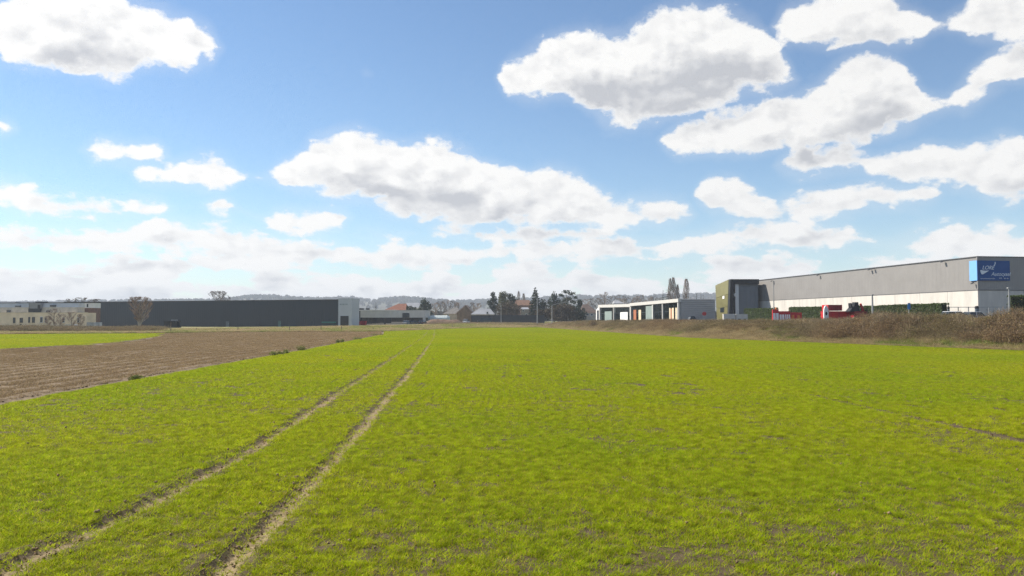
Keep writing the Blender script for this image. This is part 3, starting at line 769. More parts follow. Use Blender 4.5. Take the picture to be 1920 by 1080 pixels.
YB, YA = 115.0, 186.0
WA = (Xat(1421, YA), YA); WB = (Xat(1833.5, YB), YB)
wf = Facade(WA, WB, 1.9)
def grey_warehouse():
    t = wf.root('grey_warehouse', 'long warehouse with grey ribbed cladding above pale concrete panels, behind the bramble bank', 'warehouse')
    zt = wf.z(1833, 480.3); zs = wf.z(1833, 543.2); L_ = wf.L; D = 46.0
    MB().box(0.15, L_ - 0.15, 0.15, D - 0.15, 0, zt - 0.3).build('core_wall', M_CONC, t)
    # pale concrete panels, joints left open between them
    n = 11; pw = L_ / n
    me = MB().box(0.03, pw - 0.03, 0, 0.16, 0, zs - 0.02).mesh('concrete_panel', M_CONC)
    for i in range(n): o = link('concrete_panel', me, t); o.location = (i * pw, 0, 0)
    pe = 7.6
    me = MB().box(0.03, pe - 0.03, 0, 0.16, 0, zs - 0.02).mesh('concrete_panel', M_CONC)
    for i in range(6): o = link('concrete_panel', me, t); o.location = (L_, i * pe, 0); o.rotation_euler = (0, 0, math.pi / 2)
    # ribbed sheets above
    sw = L_ / 72
    me = cladding_mesh(sw, zs, zt - 0.12, M_CLAD)
    for i in range(72): o = link('cladding_panel', me, t); o.location = (i * sw, 0.06, 0)
    sw2 = 45.6 / 46
    me = cladding_mesh(sw2, zs, zt - 0.12, M_CLAD)
    for i in range(46): o = link('cladding_panel', me, t); o.location = (L_ - 0.06, i * sw2, 0); o.rotation_euler = (0, 0, math.pi / 2)
    MB().box(-0.06, L_ + 0.08, -0.08, 0.14, zt - 0.12, zt).build('parapet_cap', M_CAP, t)
    MB().box(L_ - 0.14, L_ + 0.081, 0.14, D, zt - 0.121, zt - 0.001).build('parapet_cap', M_CAP, t)
    MB().box(-0.05, L_ + 0.07, -0.035, 0.06, zs - 0.10, zs - 0.015).build('drip_flashing', M_CAP, t)
    MB().box(L_ - 0.06, L_ + 0.06, 0.08, D, zs - 0.101, zs - 0.016).build('drip_flashing', M_CAP, t)
    MB().box(L_ - 0.10, L_ + 0.075, -0.07, 0.10, zs, zt - 0.125).build('corner_flashing', M_CLAD, t)
    MB().box(-0.05, 0.10, -0.05, D, 0, zt - 0.125).build('end_wall', M_CLAD, t)
    MB().box(0.1, L_ - 0.2, 0.2, D, zt - 0.3, zt - 0.22).build('roof', M_ROOF, t)
    # flood lights on short arms
    fl = MB().tube([(0, 0, 0), (0, -0.35, 0.08)], 0.03, 5).hexa([(-0.2, -0.62, -0.16), (0.2, -0.62, -0.16), (0.2, -0.30, 0.0), (-0.2, -0.30, 0.0)], [(-0.2, -0.58, -0.06), (0.2, -0.58, -0.06), (0.2, -0.26, 0.12), (-0.2, -0.26, 0.12)]).mesh('flood_light', M_DARK)
    for px, py in ((1450, 527), (1537, 516), (1634, 505.5), (1640, 504), (1772, 490.5), (1828, 531)):
        o = link('flood_light', fl, t); o.location = (wf.x(px), 0.0, wf.z(px, py))
    # downpipe at the far end
    MB().tube([(0.6, -0.12, 0), (0.6, -0.12, zs)], 0.06, 6).build('downpipe', M_CAP, t)
    return zt, zs
WZT, WZS = grey_warehouse()

def corner_sign():
    L_ = wf.L
    t = wf.root('corner_sign', 'blue sign board with white lettering wrapped round the near corner of the grey warehouse', 'sign')
    z0 = wf.z(1833, 526); z1 = wf.z(1833, 488.5)
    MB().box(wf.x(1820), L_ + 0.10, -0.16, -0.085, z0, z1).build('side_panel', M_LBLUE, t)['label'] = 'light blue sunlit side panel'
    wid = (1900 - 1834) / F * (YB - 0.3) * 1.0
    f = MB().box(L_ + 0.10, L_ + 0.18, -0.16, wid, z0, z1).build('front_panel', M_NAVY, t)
    H = z1 - z0
    def put(me, y, z):
        o = link('lettering', me, t); o.rotation_euler = (math.pi / 2, 0, math.pi / 2); o.location = (L_ + 0.195, y, z); return o
    put(text_mesh('LORE', H * 0.27, M_LETTER, 0.35, 0.012), wid * 0.115, z0 + H * 0.555)
    put(text_mesh('Autocysel', H * 0.265, M_LETTER, 0.3, 0.012), wid * 0.40, z0 + H * 0.24)
    put(text_mesh('autocommunicationline', H * 0.085, M_LETTER, 0.0, 0.008), wid * 0.06, z0 + H * 0.075)
    for word, u in (('mili', 0.65), ('au', 0.80), ('au', 0.89)): put(text_mesh(word, H * 0.11, M_LETTER, 0.0, 0.008), wid * u, z0 + H * 0.09)
    # the swoosh under the first word and the stroke that rises from its end
    def shape(poly):
        mb = MB(); n = len(poly)
        a = [(L_ + 0.185, wid * u, z0 + H * v) for u, v in poly]; b = [(L_ + 0.205, wid * u, z0 + H * v) for u, v in poly]
        mb.add(a + b, [tuple(range(n - 1, -1, -1)), tuple(range(n, 2 * n))] + [(i, (i + 1) % n, (i + 1) % n + n, i + n) for i in range(n)])
        return mb
    shape([(0.055, 0.50), (0.07, 0.40), (0.10, 0.31), (0.14, 0.31), (0.25, 0.41), (0.34, 0.505), (0.22, 0.485), (0.14, 0.50), (0.09, 0.525)]).build('swoosh', M_LETTER, t)
    shape([(0.49, 0.74), (0.515, 0.74), (0.55, 0.86), (0.545, 0.94), (0.525, 0.93), (0.52, 0.85)]).build('swoosh', M_LETTER, t)
corner_sign()

def olive_office():
    Yn = 184.0; z0 = 1.85
    xl, xr = Xat(1366.5, Yn), Xat(1420, Yn)
    t = thing('olive_office', 'olive green office block with black slanted portal frame beside the grey warehouse', 'building', (xl, Yn, z0), 0)
    W_ = xr - xl; zt = Zat(524, Yn) - z0
    M_OL = mat('olive_panel', (0.185, 0.172, 0.078), 0.6, 0.08, 0.5); M_OL2 = mat('olive_panel_deep', (0.135, 0.122, 0.04), 0.6, 0.08, 0.5)
    # left side runs back and falls away to the rear
    Yf = 194.5; bx, by = Xat(1341, Yf) - xl, Yf - Yn; zb = Zat(535.5, Yf) - z0
    lean = Xat(1363, Yn) - xl                             # the portal edge leans to the left towards the ground
    b0x = Xat(1343.5, Yf) - xl
    rows = [(0.0, 0.36), (0.367, 0.655), (0.662, 1.0)]
    for k, (a, c) in enumerate(rows):
        mb = MB()
        def P(u, v):
            top = (0 * (1 - u) + bx * u, by * u, zt * (1 - u) + zb * u); bot = (lean * (1 - u) + b0x * u, by * u, 0)
            return Vector(bot).lerp(Vector(top), v)
        th = Vector((0.25, 0.05, 0))
        q = [P(0.012, a), P(0.988, a), P(0.988, c), P(0.012, c)]
        mb.hexa([q[0], q[1], q[1] + th, q[0] + th], [q[3], q[2], q[2] + th, q[3] + th])
        mb.build('side_panel', M_OL if k == 2 else M_OL2, t)
    q = [Vector((0.05 + lean, 0.2, 0)), Vector((W_ - 0.1, 0.2, 0)), Vector((W_ - 0.1, by - 0.3, 0)), Vector((b0x + 0.4, by - 0.3, 0))]
    MB().hexa(q, [Vector((0.3, 0.2, zt - 0.1)), Vector((W_ - 0.1, 0.2, zt - 0.1)), Vector((W_ - 0.1, by - 0.3, zb - .1)), Vector((bx + 0.4, by - 0.3, zb - 0.1))]).build('core_wall', M_DARK, t)
    # window and lamp on the side
    def onside(u0, u1, v0, v1, name, m, proud=0.1):
        nrm = Vector((-1, -0.2, 0)) * proud; q = [P(u0, v0), P(u1, v0), P(u1, v1), P(u0, v1)]
        return MB().hexa([q[0] + nrm, q[1] + nrm, q[1], q[0]], [q[3] + nrm, q[2] + nrm, q[2], q[3]]).build(name, m, t)
    wn = onside(0.30, 0.62, 0.245, 0.36, 'window', M_DARK); onside(0.34, 0.58, 0.255, 0.35, 'pane', M_GLASS, 0.12).parent = wn
    onside(0.27, 0.42, 0.575, 0.645, 'wall_lamp', M_WHITE)
    # portal: black frame, grey curtain wall, pale pilaster
    zl = Zat(533, Yn) - z0
    MB().hexa([(0.0, -1.4, zl), (W_, -1.4, zl), (W_, 0.1, zl), (0.0, 0.1, zl)], [(0.02, -1.4, zt), (W_, -1.4, zt), (W_, 0.1, zt), (0.02, 0.1, zt)]).build('portal_lintel', M_DARK, t)
    jw = Xat(1376, Yn) - Xat(1366.5, Yn)
    MB().hexa([(lean, -1.39, 0), (lean + jw * 0.75, -1.39, 0), (lean + jw * 0.75, 0.09, 0), (lean, 0.09, 0)], [(0.0, -1.39, zl), (jw * 0.8, -1.39, zl), (jw * 0.8, 0.09, zl), (0.0, 0.09, zl)]).build('portal_jamb', M_DARK, t)
    M_CW = mat('blue_grey_sheet', (0.125, 0.15, 0.18), 0.5, 0.08, 0.4)
    x0 = Xat(1383, Yn) - xl; x1 = W_
    nP = 5; pw = (x1 - x0) / nP
    me = MB().box(0.012, pw - 0.012, -0.5, -0.35, 0, zl - 0.02).mesh('wall_panel', M_CW)
    for i in range(nP): o = link('wall_panel', me, t); o.location = (x0 + i * pw, 0, 0)
    MB().box(Xat(1376.5, Yn) - xl, x0 - 0.01, -0.9, 0.0, 0, zl - 0.015).build('pilaster', mat('pale_grey_sheet', (0.50, 0.54, 0.57), 0.5, 0.05), t)
    MB().box(Xat(1371, Yn) - xl, Xat(1376.3, Yn) - xl, -1.0, -0.55, Zat(556, Yn) - z0, Zat(550.5, Yn) - z0).build('entrance_lamp', mat('pale_grey_sheet', (0.36, 0.40, 0.44)), t)
    MB().box(lean + jw * 0.76, Xat(1376.3, Yn) - xl, -0.1, 0.0, 0, zl - 0.5).build('entrance_glazing', glass_mat('green_glass', (0.03, 0.05, 0.045)), t)
    MB().box(0.0, W_, 0.12, by, zt - 0.7, zt - 0.6).build('roof', M_ROOF, t)
olive_office()

def glazed_pavilion():
    YA2, YB2 = 245.0, 168.0
    f = Facade((Xat(1123, YA2), YA2), (Xat(1274.5, YB2), YB2), 1.6)
    t = f.root('glazed_pavilion', 'low glazed pavilion with stepped white roof edge and grey ribbed end wall', 'building')
    M_FR = mat('white_frame', (0.52, 0.505, 0.47), 0.6, 0.06)
    xs_ = f.x(1183); L_ = f.L; D = 7.6
    # stepped fascia
    MB().hexa([(0, -0.3, f.z(1125, 576.5)), (xs_, -0.3, f.z(1183, 575.5)), (xs_, 0.4, f.z(1183, 575.5)), (0, 0.4, f.z(1125, 576.5))], [(0, -0.3, f.z(1125, 571.5)), (xs_, -0.3, f.z(1183, 570)), (xs_, 0.4, f.z(1183, 570)), (0, 0.4, f.z(1125, 571.5))]).build('fascia', M_FR, t)
    zr0, zr1 = f.z(1274, 566.5), f.z(1274, 560)
    MB().hexa([(xs_ + 0.02, -0.4, f.z(1183, 574)), (L_ + 0.02, -0.4, zr0), (L_ + 0.02, 0.4, zr0), (xs_ + 0.02, 0.4, f.z(1183, 574))], [(xs_ + 0.02, -0.4, f.z(1183, 568.5)), (L_ + 0.02, -0.4, zr1), (L_ + 0.02, 0.4, zr1), (xs_ + 0.02, 0.4, f.z(1183, 568.5))]).build('fascia', M_FR, t)
    MB().hexa([(0.1, 0.41, f.z(1125, 573)), (L_ - 0.3, 0.41, zr1 - 0.9), (L_ - 0.3, D, zr1 - 0.9), (0.1, D, f.z(1125, 573))], [(0.1, 0.41, f.z(1125, 573) + .2), (L_ - 0.3, 0.41, zr1 - 0.6), (L_ - 0.3, D, zr1 - 0.6), (0.1, D, f.z(1125, 573) + .2)]).build('roof', M_ROOF, t)
    def post(px, w_, py, d=0.35):
        x = f.x(px); MB().box(x - w_ / 2, x + w_ / 2, -0.28, -0.28 + d, 0, f.z(px, py) - 0.01).build('post', M_FR, t)
    post(1125, 0.95, 576.2, 0.5); post(1151.5, 0.5, 575.8); post(1183.2, 1.0, 574.3, 0.45); post(1225, 0.7, 571.3); post(1243.5, 0.45, 569.6); post(1272.8, 0.55, 566.9, 0.5)
    # panes between the posts
    edges = [1127, 1150, 1152.5, 1168, 1182, 1185, 1199, 1211, 1223, 1227, 1235, 1242, 1245, 1254, 1263, 1271]
    M_PANE = bpy.data.materials.new('clear_glass'); M_PANE.use_nodes = True
    nt = M_PANE.node_tree; N = nt.nodes; b = N['Principled BSDF']; b.inputs['Base Color'].default_value = (0.02, 0.03, 0.03, 1); b.inputs['Roughness'].default_value = 0.05
    tb = N.new('ShaderNodeBsdfTransparent'); tb.inputs[0].default_value = (0.75, 0.85, 0.82, 1); fr = N.new('ShaderNodeFresnel'); fr.inputs[0].default_value = 1.5; ms = N.new('ShaderNodeMixShader')
    ma = N.new('ShaderNodeMath'); ma.operation = 'MULTIPLY_ADD'; ma.inputs[1].default_value = 0.9; ma.inputs[2].default_value = 0.08; nt.links.new(fr.outputs[0], ma.inputs[0])
    nt.links.new(ma.outputs[0], ms.inputs[0]); nt.links.new(tb.outputs[0], ms.inputs[1]); nt.links.new(b.outputs[0], ms.inputs[2]); nt.links.new(ms.outputs[0], N['Material Output'].inputs[0])
    M_FRD = mat('dark_mullion', (0.03, 0.04, 0.042), 0.5)
    for a, c in zip(edges, edges[1:]):
        if (c - a) < 4: continue
        xa, xc = f.x(a + 0.2), f.x(c - 0.2); zt = f.z((a + c) / 2, 577 - (a - 1127) * 0.069)
        p = MB().box(xa, xc, 0.02, 0.05, 0.1, zt).build('pane', M_PANE, t)
        MB().box(xc - 0.02, xc + 0.10, -0.02, 0.1, 0, zt).build('mullion', M_FRD, p)
        MB().box(xa, xc, -0.01, 0.08, 2.6, 2.72).build('transom', M_FRD, p)
    MB().box(0.2, L_ - 0.3, 5.0, 5.2, 0, f.z(1125, 573)).build('back_wall', mat('dim_wall', (0.24, 0.27, 0.27), 0.8), t)
    MB().box(0.2, L_ - 0.3, 0.4, 5.0, 0.0, 0.08).build('floor_slab', M_CONC, t)
    # boards added just outside the panes, in place of panels behind the glass
    M_OR = mat('orange_board', (0.36, 0.13, 0.06), 0.7, 0.15); M_CR = mat('cream_board', (0.62, 0.52, 0.36), 0.7, 0.1); M_PG = mat('pale_green_board', (0.22, 0.27, 0.25), 0.7, 0.1)
    for a, c, py0, m, y in ((1188, 1193, 581, M_OR, 0.5), (1197.5, 1202, 581, M_CR, 0.6), (1134, 1147, 584, M_PG, 0.4), (1163, 1177, 585.5, M_WHITE, 0.5), (1255, 1257.3, 577.5, M_CR, 0.6), (1260, 1263.5, 577.3, M_CR, 0.6), (1266.5, 1269.5, 577, M_CR, 0.6), (1257.6, 1259.8, 579, M_OR, 0.8), (1211, 1223, 574, M_PG, 1.0)):
        MB().box(f.x(a), f.x(c), -0.06 - y * 0.02, -0.03, 0.1, f.z(a, py0)).build('display_board', m, t)
    # grey ribbed end wall that faces the camera
    M_EW = mat('grey_ribbed_wall', (0.37, 0.365, 0.36), 0.6, 0.08, 0.6)
    ew = f.x(1274.5); wid = 7.9; zt = zr1 - 0.04; nb = 13
    me = MB().prism([(0, 0.0), (0.12, 0.05), (0.12, zt / nb - 0.06), (0, zt / nb - 0.02)], 0.3, wid).mesh('wall_rib', M_EW)
    for k in range(nb): o = link('wall_rib', me, t); o.location = (L_ - 0.1, 0, k * zt / nb)
    MB().box(L_ - 0.5, L_ - 0.09, 0.3, wid, 0, zt - 0.03).build('end_wall', M_EW, t)
    # small white porch at the far left end
    MB().hexa([(-5.2, 0.2, f.z(1119, 582)), (-0.6, 0.2, f.z(1119, 582)), (-0.6, 3, f.z(1119, 582)), (-5.2, 3, f.z(1119, 582))], [(-5.0, 0.2, f.z(1119, 581)), (-0.6, 0.2, f.z(1123, 574)), (-0.6, 3, f.z(1123, 574)), (-5.0, 3, f.z(1119, 581))]).build('porch_gable', M_WHITE, t)
    MB().box(-5.2, -4.0, 0.2, 3, 0, f.z(1119, 582) - .02).build('porch_wall', M_WHITE, t)
    MB().box(-3.98, -0.62, 1.2, 3, 0, f.z(1119, 582) - .02).build('porch_door', M_DARK, t)
    return f
pav = glazed_pavilion()

# ------------------------------------------------------------------ things in the yard
def lamp_post(name, label, px, Y, top_py, z0, arm=0.0, group=None, r=0.08):
    x = Xat(px, Y); t = thing(name, label, 'lamp post', (x, Y, z0), 0, group)
    h = Zat(top_py, Y) - z0
    MB().tube([(0, 0, 0), (0, 0, h * 0.5), (0, 0, h)], [r * 1.25, r, r * 0.75], 8).build('pole', M_STEEL, t)
    MB().tube([(0, 0, -0.02), (0, 0, 0.5)], r * 1.7, 8).build('base', M_STEEL, t)
    if arm:
        MB().tube([(0, 0, h - 0.05), (arm * 0.5, 0, h + abs(arm) * 0.13), (arm, 0, h + abs(arm) * 0.2)], r * 0.6, 6).build('arm', M_STEEL, t)
        zl = h + abs(arm) * 0.2
        s = 1 if arm > 0 else -1
        MB().hexa([(arm - 0.05 * s, -0.12, zl - 0.05), (arm + 0.7 * s, -0.09, zl - 0.02), (arm + 0.7 * s, 0.09, zl - 0.02), (arm - 0.05 * s, 0.12, zl - 0.05)], [(arm - 0.05 * s, -0.1, zl + 0.08), (arm + 0.7 * s, -0.06, zl + 0.06), (arm + 0.7 * s, 0.06, zl + 0.06), (arm - 0.05 * s, 0.1, zl + 0.08)]).build('lamp_head', M_DARK if px > 1200 else M_STEEL, t)
    else:
        MB().box(-0.16, 0.16, -0.16, 0.16, h, h + 0.12).build('lamp_head', M_STEEL, t)
    return t
lamp_post('lamp_post', 'grey lamp post standing before the pale panels, right of the red machine', 1635.3, 104, 554, 2.0, 0, r=0.13)
lamp_post('lamp_post', 'slim dark lamp post in front of the far end of the grey warehouse', 1450.5, 150, 528.5, 1.9, 0, r=0.085)
lamp_post('lamp_post', 'pale lamp post among the brambles before the shaded warehouse end', 1891.5, 88, 541, 1.9, 0, r=0.09)
lamp_post('lamp_post', 'tall lamp post in front of the pointed conifer', 1007.3, 262, 559, 1.1, 0, r=0.15)
lamp_post('lamp_post', 'lamp post with long curved arm in front of the brown thicket', 1034.8, 255, 572, 1.1, 4.6, r=0.14)
lamp_post('lamp_post', 'thin pale lamp post beside the dark fence and the broad evergreen', 939.5, 276, 573, 1.0, 0, r=0.1)

def leaf_quads(r, c, size, aspect=0.7, up=0.3):
    """random leaf-sized quads at centres c (n,3)"""
    n = len(c)
    nrm = r.normal(0, 1, (n, 3)); nrm[:, 2] += up; nrm /= np.linalg.norm(nrm, axis=1)[:, None]
    a = np.cross(nrm, r.normal(0, 1, (n, 3))); a /= np.linalg.norm(a, axis=1)[:, None]; b = np.cross(nrm, a)
    s = (size * (0.6 + 0.8 * r.random(n)))[:, None] * 0.5
    v = np.stack([c - a * s - b * s * aspect * 0.4, c + a * s * 0.2 - b * s * aspect, c + a * s + b * s * aspect * 0.3, c - a * s * 0.1 + b * s * aspect], 1)
    return v.reshape(-1, 3), np.arange(4 * n).reshape(-1, 4)
M_HEDGE = mat('hedge_leaf', (0.085, 0.12, 0.025), 0.6, 0.35, 0.8, translucent=0.35, color2=(0.05, 0.075, 0.02), island=0.4)
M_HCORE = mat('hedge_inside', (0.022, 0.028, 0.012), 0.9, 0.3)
M_WOOD = mat('bark', (0.13, 0.10, 0.075), 0.9, 0.3, 3.0)
def hedge(label, px0, Y0, px1, Y1, py0, py1, z0, thick=1.0, dens=220, group='clipped hedges along the yard'):
    f = Facade((Xat(px0, Y0), Y0), (Xat(px1, Y1), Y1), z0)
    t = f.root('clipped_hedge', label, 'hedge', group)
    ha = Zat(py0, Y0) - z0; hb = Zat(py1, Y1) - z0; L_ = f.L
    MB().hexa([(0.12, 0.12, 0), (L_ - 0.12, 0.12, 0), (L_ - 0.12, thick - 0.12, 0), (0.12, thick - 0.12, 0)], [(0.2, 0.2, ha - 0.14), (L_ - 0.2, 0.2, hb - 0.14), (L_ - 0.2, thick - 0.2, hb - 0.14), (0.2, thick - 0.2, ha - 0.14)]).build('stems', M_HCORE, t)  # solid core box; the shade inside the hedge is put into its dark colour
    r = np.random.default_rng(int(px0)); n = int(dens * L_ * 2.4)
    u = r.random(n); which = r.random(n); h = ha + (hb - ha) * u
    x = u * L_; yv = np.where(which < 0.55, r.normal(0.06, 0.05, n), np.where(which < 0.9, r.random(n) * thick, thick - 0.05 + r.normal(0, .04, n)))
    z = np.where((which >= 0.55) & (which < 0.9), h + r.normal(-0.04, 0.05, n), h * r.random(n))
    z = z + (vnoise(x * 1.3, yv, 3) - 0.5) * 0.16 * (z > h * .7)
    m_ = r.random(n) < 0.04; x = np.where(m_, np.where(r.random(n) < .5, 0.03, L_ - 0.03), x)
    v, q = leaf_quads(r, np.stack([x, yv, z], 1), 0.15)
    link('foliage', npmesh('foliage', v, q, M_HEDGE), t)
hedge('clipped evergreen hedge at the far end, beside the white blocks', 1394, 172, 1449, 152, 579, 578.5, 1.9)
hedge('clipped evergreen hedge between the red barriers and the white totem', 1478, 146, 1545, 127, 576.5, 575.5, 1.9)
hedge('long clipped evergreen hedge right of the red machine', 1592, 122, 1764, 96, 575, 569, 1.95, dens=180)
hedge('dark clipped hedge at the right edge before the shaded warehouse end', 1893, 100, 1960, 99, 554.5, 554.5, 1.9, 1.2)

M_RED = mat('red_paint', (0.48, 0.018, 0.022), 0.5, 0.15, 1.0); M_RED2 = mat('dark_red_paint', (0.24, 0.008, 0.018), 0.5, 0.2, 1.0)
M_RUB = mat('tyre_rubber', (0.02, 0.02, 0.02), 0.85, 0.2); M_ORNG = mat('orange_plastic', (0.6, 0.16, 0.03), 0.6, 0.1)
def red_site_barriers():
    """a row of red barriers with white printed faces"""
    Y0 = 128.0; z0 = 1.92
    labs = ['red barrier with an orange lamp at the left end of the row', 'red barrier with white lettering, second from the left of the row', 'red barrier with broad white lettering in the middle of the row',
            'red barrier with faint orange marks, fourth of the row', 'red barrier with faint orange marks at the right end of the row']
    pxs = [(1447.5, 1459, 580), (1459.5, 1469.5, 583.5), (1470, 1480.5, 583.5), (1481, 1491, 585.5), (1491.5, 1502, 586)]
    for k, (a, c, py) in enumerate(pxs):
        x0, x1 = Xat(a, Y0), Xat(c, Y0); t = thing('site_barrier', labs[k], 'barrier', ((x0 + x1) / 2, Y0, z0), 0.04 * (k % 2), 'red barriers in the yard')
        h = Zat(py, Y0) - z0; w_ = (x1 - x0) / 2 - 0.01
        MB().hexa([(-w_, -0.3, 0), (w_, -0.3, 0), (w_, 0.3, 0), (-w_, 0.3, 0)], [(-w_, -0.12, h), (w_, -0.12, h), (w_, 0.12, h), (-w_, 0.12, h)]).build('body', M_RED, t)
        MB().box(-w_, w_, -0.33, 0.33, -0.02, 0.12).build('foot', M_RED2, t)
        if k < 3:
            for j in range(2 + (k == 2)):
                n = 2 + (k == 2); wl = 2 * w_ / n; xa = -w_ + j * wl + 0.05
                MB().hexa([(xa, -0.30, h * 0.2), (xa + wl - 0.1, -0.30, h * 0.2), (xa + wl - 0.1, -0.20, h * 0.2), (xa, -0.20, h * 0.2)], [(xa, -0.185, h * (0.72)), (xa + wl - 0.1, -0.185, h * 0.72), (xa + wl - 0.1, -0.10, h * 0.72), (xa, -0.10, h * 0.72)]).build('printed_panel', M_WHITE, t)
        else:
            MB().hexa([(-w_ * .6, -0.28, h * 0.3), (w_ * .3, -0.28, h * 0.3), (w_ * .3, -0.2, h * 0.3), (-w_ * .6, -0.2, h * 0.3)], [(-w_ * .6, -0.18, h * .75), (w_ * .3, -0.18, h * .75), (w_ * .3, -0.1, h * .75), (-w_ * .6, -0.1, h * .75)]).build('printed_panel', M_ORNG, t)
        if k == 0: MB().tube([(0.1, 0, h), (0.1, 0, h + 0.12), (0.1, 0, h + 0.32)], [0.16, 0.16, 0.08], 8).build('warning_lamp', M_ORNG, t)
red_site_barriers()

def white_totem():
    Y0 = 116.0; z0 = 1.95; x = Xat(1547.8, Y0); t = thing('totem_sign', 'white rounded totem sign with a dark oval, left of the red container', 'sign', (x, Y0, z0), 0.1)
    h = Zat(573, Y0) - z0; w_ = 0.36
    poly = [(-w_ * 0.95, 0), (w_ * 0.95, 0)] + [(w_ * math.cos(a) * (1 if math.sin(a) < 0.7 else 1), h * 0.62 + h * 0.38 * math.sin(a)) for a in [math.pi * k / 12 for k in range(0, 13)]]
    MB().prism(poly, -0.12, 0.12).build('panel', M_WHITE, t)
    MB().prism([(0.16 * math.cos(2 * math.pi * k / 14), h * 0.55 + 0.27 * math.sin(2 * math.pi * k / 14)) for k in range(14)], -0.145, -0.122).build('oval_mark', M_DARK, t)
    MB().box(-0.42, 0.42, -0.2, 0.2, -0.05, 0.08).build('base', M_STEEL, t)
white_totem()

def red_container():
    Y0 = 118.0; z0 = 1.95; x0, x1 = Xat(1552, Y0), Xat(1578.5, Y0); t = thing('red_container', 'dark red steel container standing on the red trailer', 'container', (x0, Y0, z0), 0.02)
    z1 = Zat(571.5, Y0) - z0; zb = Zat(582.5, Y0) - z0; w_ = x1 - x0
    MB().box(0.05, w_ - 0.05, 0.05, 2.2, zb, z1 - 0.03).build('body', M_RED2, t)
    for k in range(7):
        x = 0.12 + (w_ - 0.36) * k / 6; MB().box(x, x + 0.12, 0.0, 0.06, zb + 0.08, z1 - 0.12).build('rib', M_RED2, t)
    for a, b in ((0, 0.1), (w_ - 0.1, w_)): MB().box(a, b, -0.02, 2.22, zb, z1).build('corner_post', M_RED, t)
    MB().box(0.1, w_ - 0.1, -0.015, 2.215, z1 - 0.1, z1 - 0.005).build('top_rail', M_RED2, t)
red_container()
def wheel(t, x, y, z, r, w_, ax='y'):
    m_ = MB().tube([(x, y - w_ / 2, z), (x, y + w_ / 2, z)], r, 14).build('wheel', M_RUB, t)
    MB().tube([(x, y - w_ / 2 - 0.012, z), (x, y + w_ / 2 + 0.012, z)], r * 0.6, 12).build('rim', M_STEEL, m_)
def red_trailer():
    Y0 = 117.6; z0 = 1.95; x0, x1 = Xat(1551, Y0), Xat(1594, Y0); t = thing('red_trailer', 'bright red low trailer with solid sides carrying the container', 'trailer', (x0, Y0, z0), 0.02)
    zt = Zat(582.8, Y0) - z0; w_ = x1 - x0
    MB().box(0, w_, 0, 2.5, 0.55, zt - 0.16).build('body', M_RED, t)
    MB().box(-0.03, w_ + 0.03, -0.04, 2.54, zt - 0.16, zt - 0.06).build('deck_rail', M_RED, t)
    for x in (0.5, w_ * 0.5, w_ - 0.5): MB().box(x - 0.04, x + 0.04, -0.03, 0.0, 0.57, zt - 0.17).build('side_rib', M_RED2, t)
    for x in (0.7, 1.5, w_ - 0.7): wheel(t, x, 0.15, 0.38, 0.38, 0.24); wheel(t, x, 2.35, 0.38, 0.38, 0.24)
    MB().box(w_ + 0.03, w_ + 0.7, 1.1, 1.4, 0.6, 0.75).build('drawbar', M_RED2, t)
red_trailer()
def red_loader():
    Y0 = 116.0; z0 = 1.95; x0 = Xat(1596, Y0); t = thing('red_loader', 'red loading machine with black engine block and raised red arm', 'machine', (x0, Y0, z0), 0.0)
    S = Y0 / F
    def zz(py): return Zat(py, Y0) - z0
    MB().hexa([(0.3, 0, 0.45), (29 * S, 0, 0.45), (29 * S, 1.8, 0.45), (0.3, 1.8, 0.45)], [(0.45, 0.05, zz(584)), (24 * S, 0.05, zz(583)), (24 * S, 1.75, zz(583)), (0.45, 1.75, zz(584))]).build('chassis', M_RED2, t)
    MB().hexa([(-3 * S, 0.1, zz(584)), (16 * S, 0.1, zz(584)), (16 * S, 1.7, zz(584)), (-3 * S, 1.7, zz(584))], [(3 * S, 0.2, zz(576)), (15 * S, 0.2, zz(572)), (15 * S, 1.5, zz(572)), (3 * S, 1.5, zz(576))]).build('engine_block', M_DARK, t)
    MB().hexa([(8 * S, 0.3, zz(573)), (15.5 * S, 0.3, zz(573)), (15.5 * S, 1.4, zz(573)), (8 * S, 1.4, zz(573))], [(8.5 * S, 0.4, zz(566.5)), (15 * S, 0.4, zz(566.5)), (15 * S, 1.3, zz(566.5)), (8.5 * S, 1.3, zz(566.5))]).build('cab', M_DARK, t)
    MB().box(9.3 * S, 13.6 * S, 0.28, 0.36, zz(576.5), zz(574)).build('headlamp', M_WHITE, t)
    MB().hexa([(1 * S, 0.3, zz(577)), (5 * S, 0.3, zz(577)), (5 * S, 1.2, zz(577)), (1 * S, 1.2, zz(577))], [(0.2 * S, 0.3, zz(568.5)), (1.6 * S, 0.3, zz(568)), (1.6 * S, 1.2, zz(568)), (0.2 * S, 1.2, zz(568.5))]).build('exhaust_box', M_DARK, t)
    MB().tube([(25 * S, 0.5, zz(586)), (22 * S, 0.4, zz(577)), (18.5 * S, 0.3, zz(569.5))], [0.22, 0.2, 0.16], 6).build('lift_arm', M_RED, t)
    MB().tube([(16 * S, 0.5, zz(582)), (21 * S, 0.4, zz(575))], 0.09, 6).build('ram', M_STEEL, t)
    MB().hexa([(23 * S, 0, 0.5), (33 * S, 0, 0.3), (33 * S, 1.8, 0.3), (23 * S, 1.8, 0.5)], [(23 * S, 0, zz(585)), (31 * S, 0, zz(583.5)), (31 * S, 1.8, zz(583.5)), (23 * S, 1.8, zz(585))]).build('bucket', M_RED2, t)
    for x in (0.55, 22 * S): wheel(t, x, -0.05, 0.5, 0.5, 0.35); wheel(t, x, 1.85, 0.5, 0.5, 0.35)
red_loader()

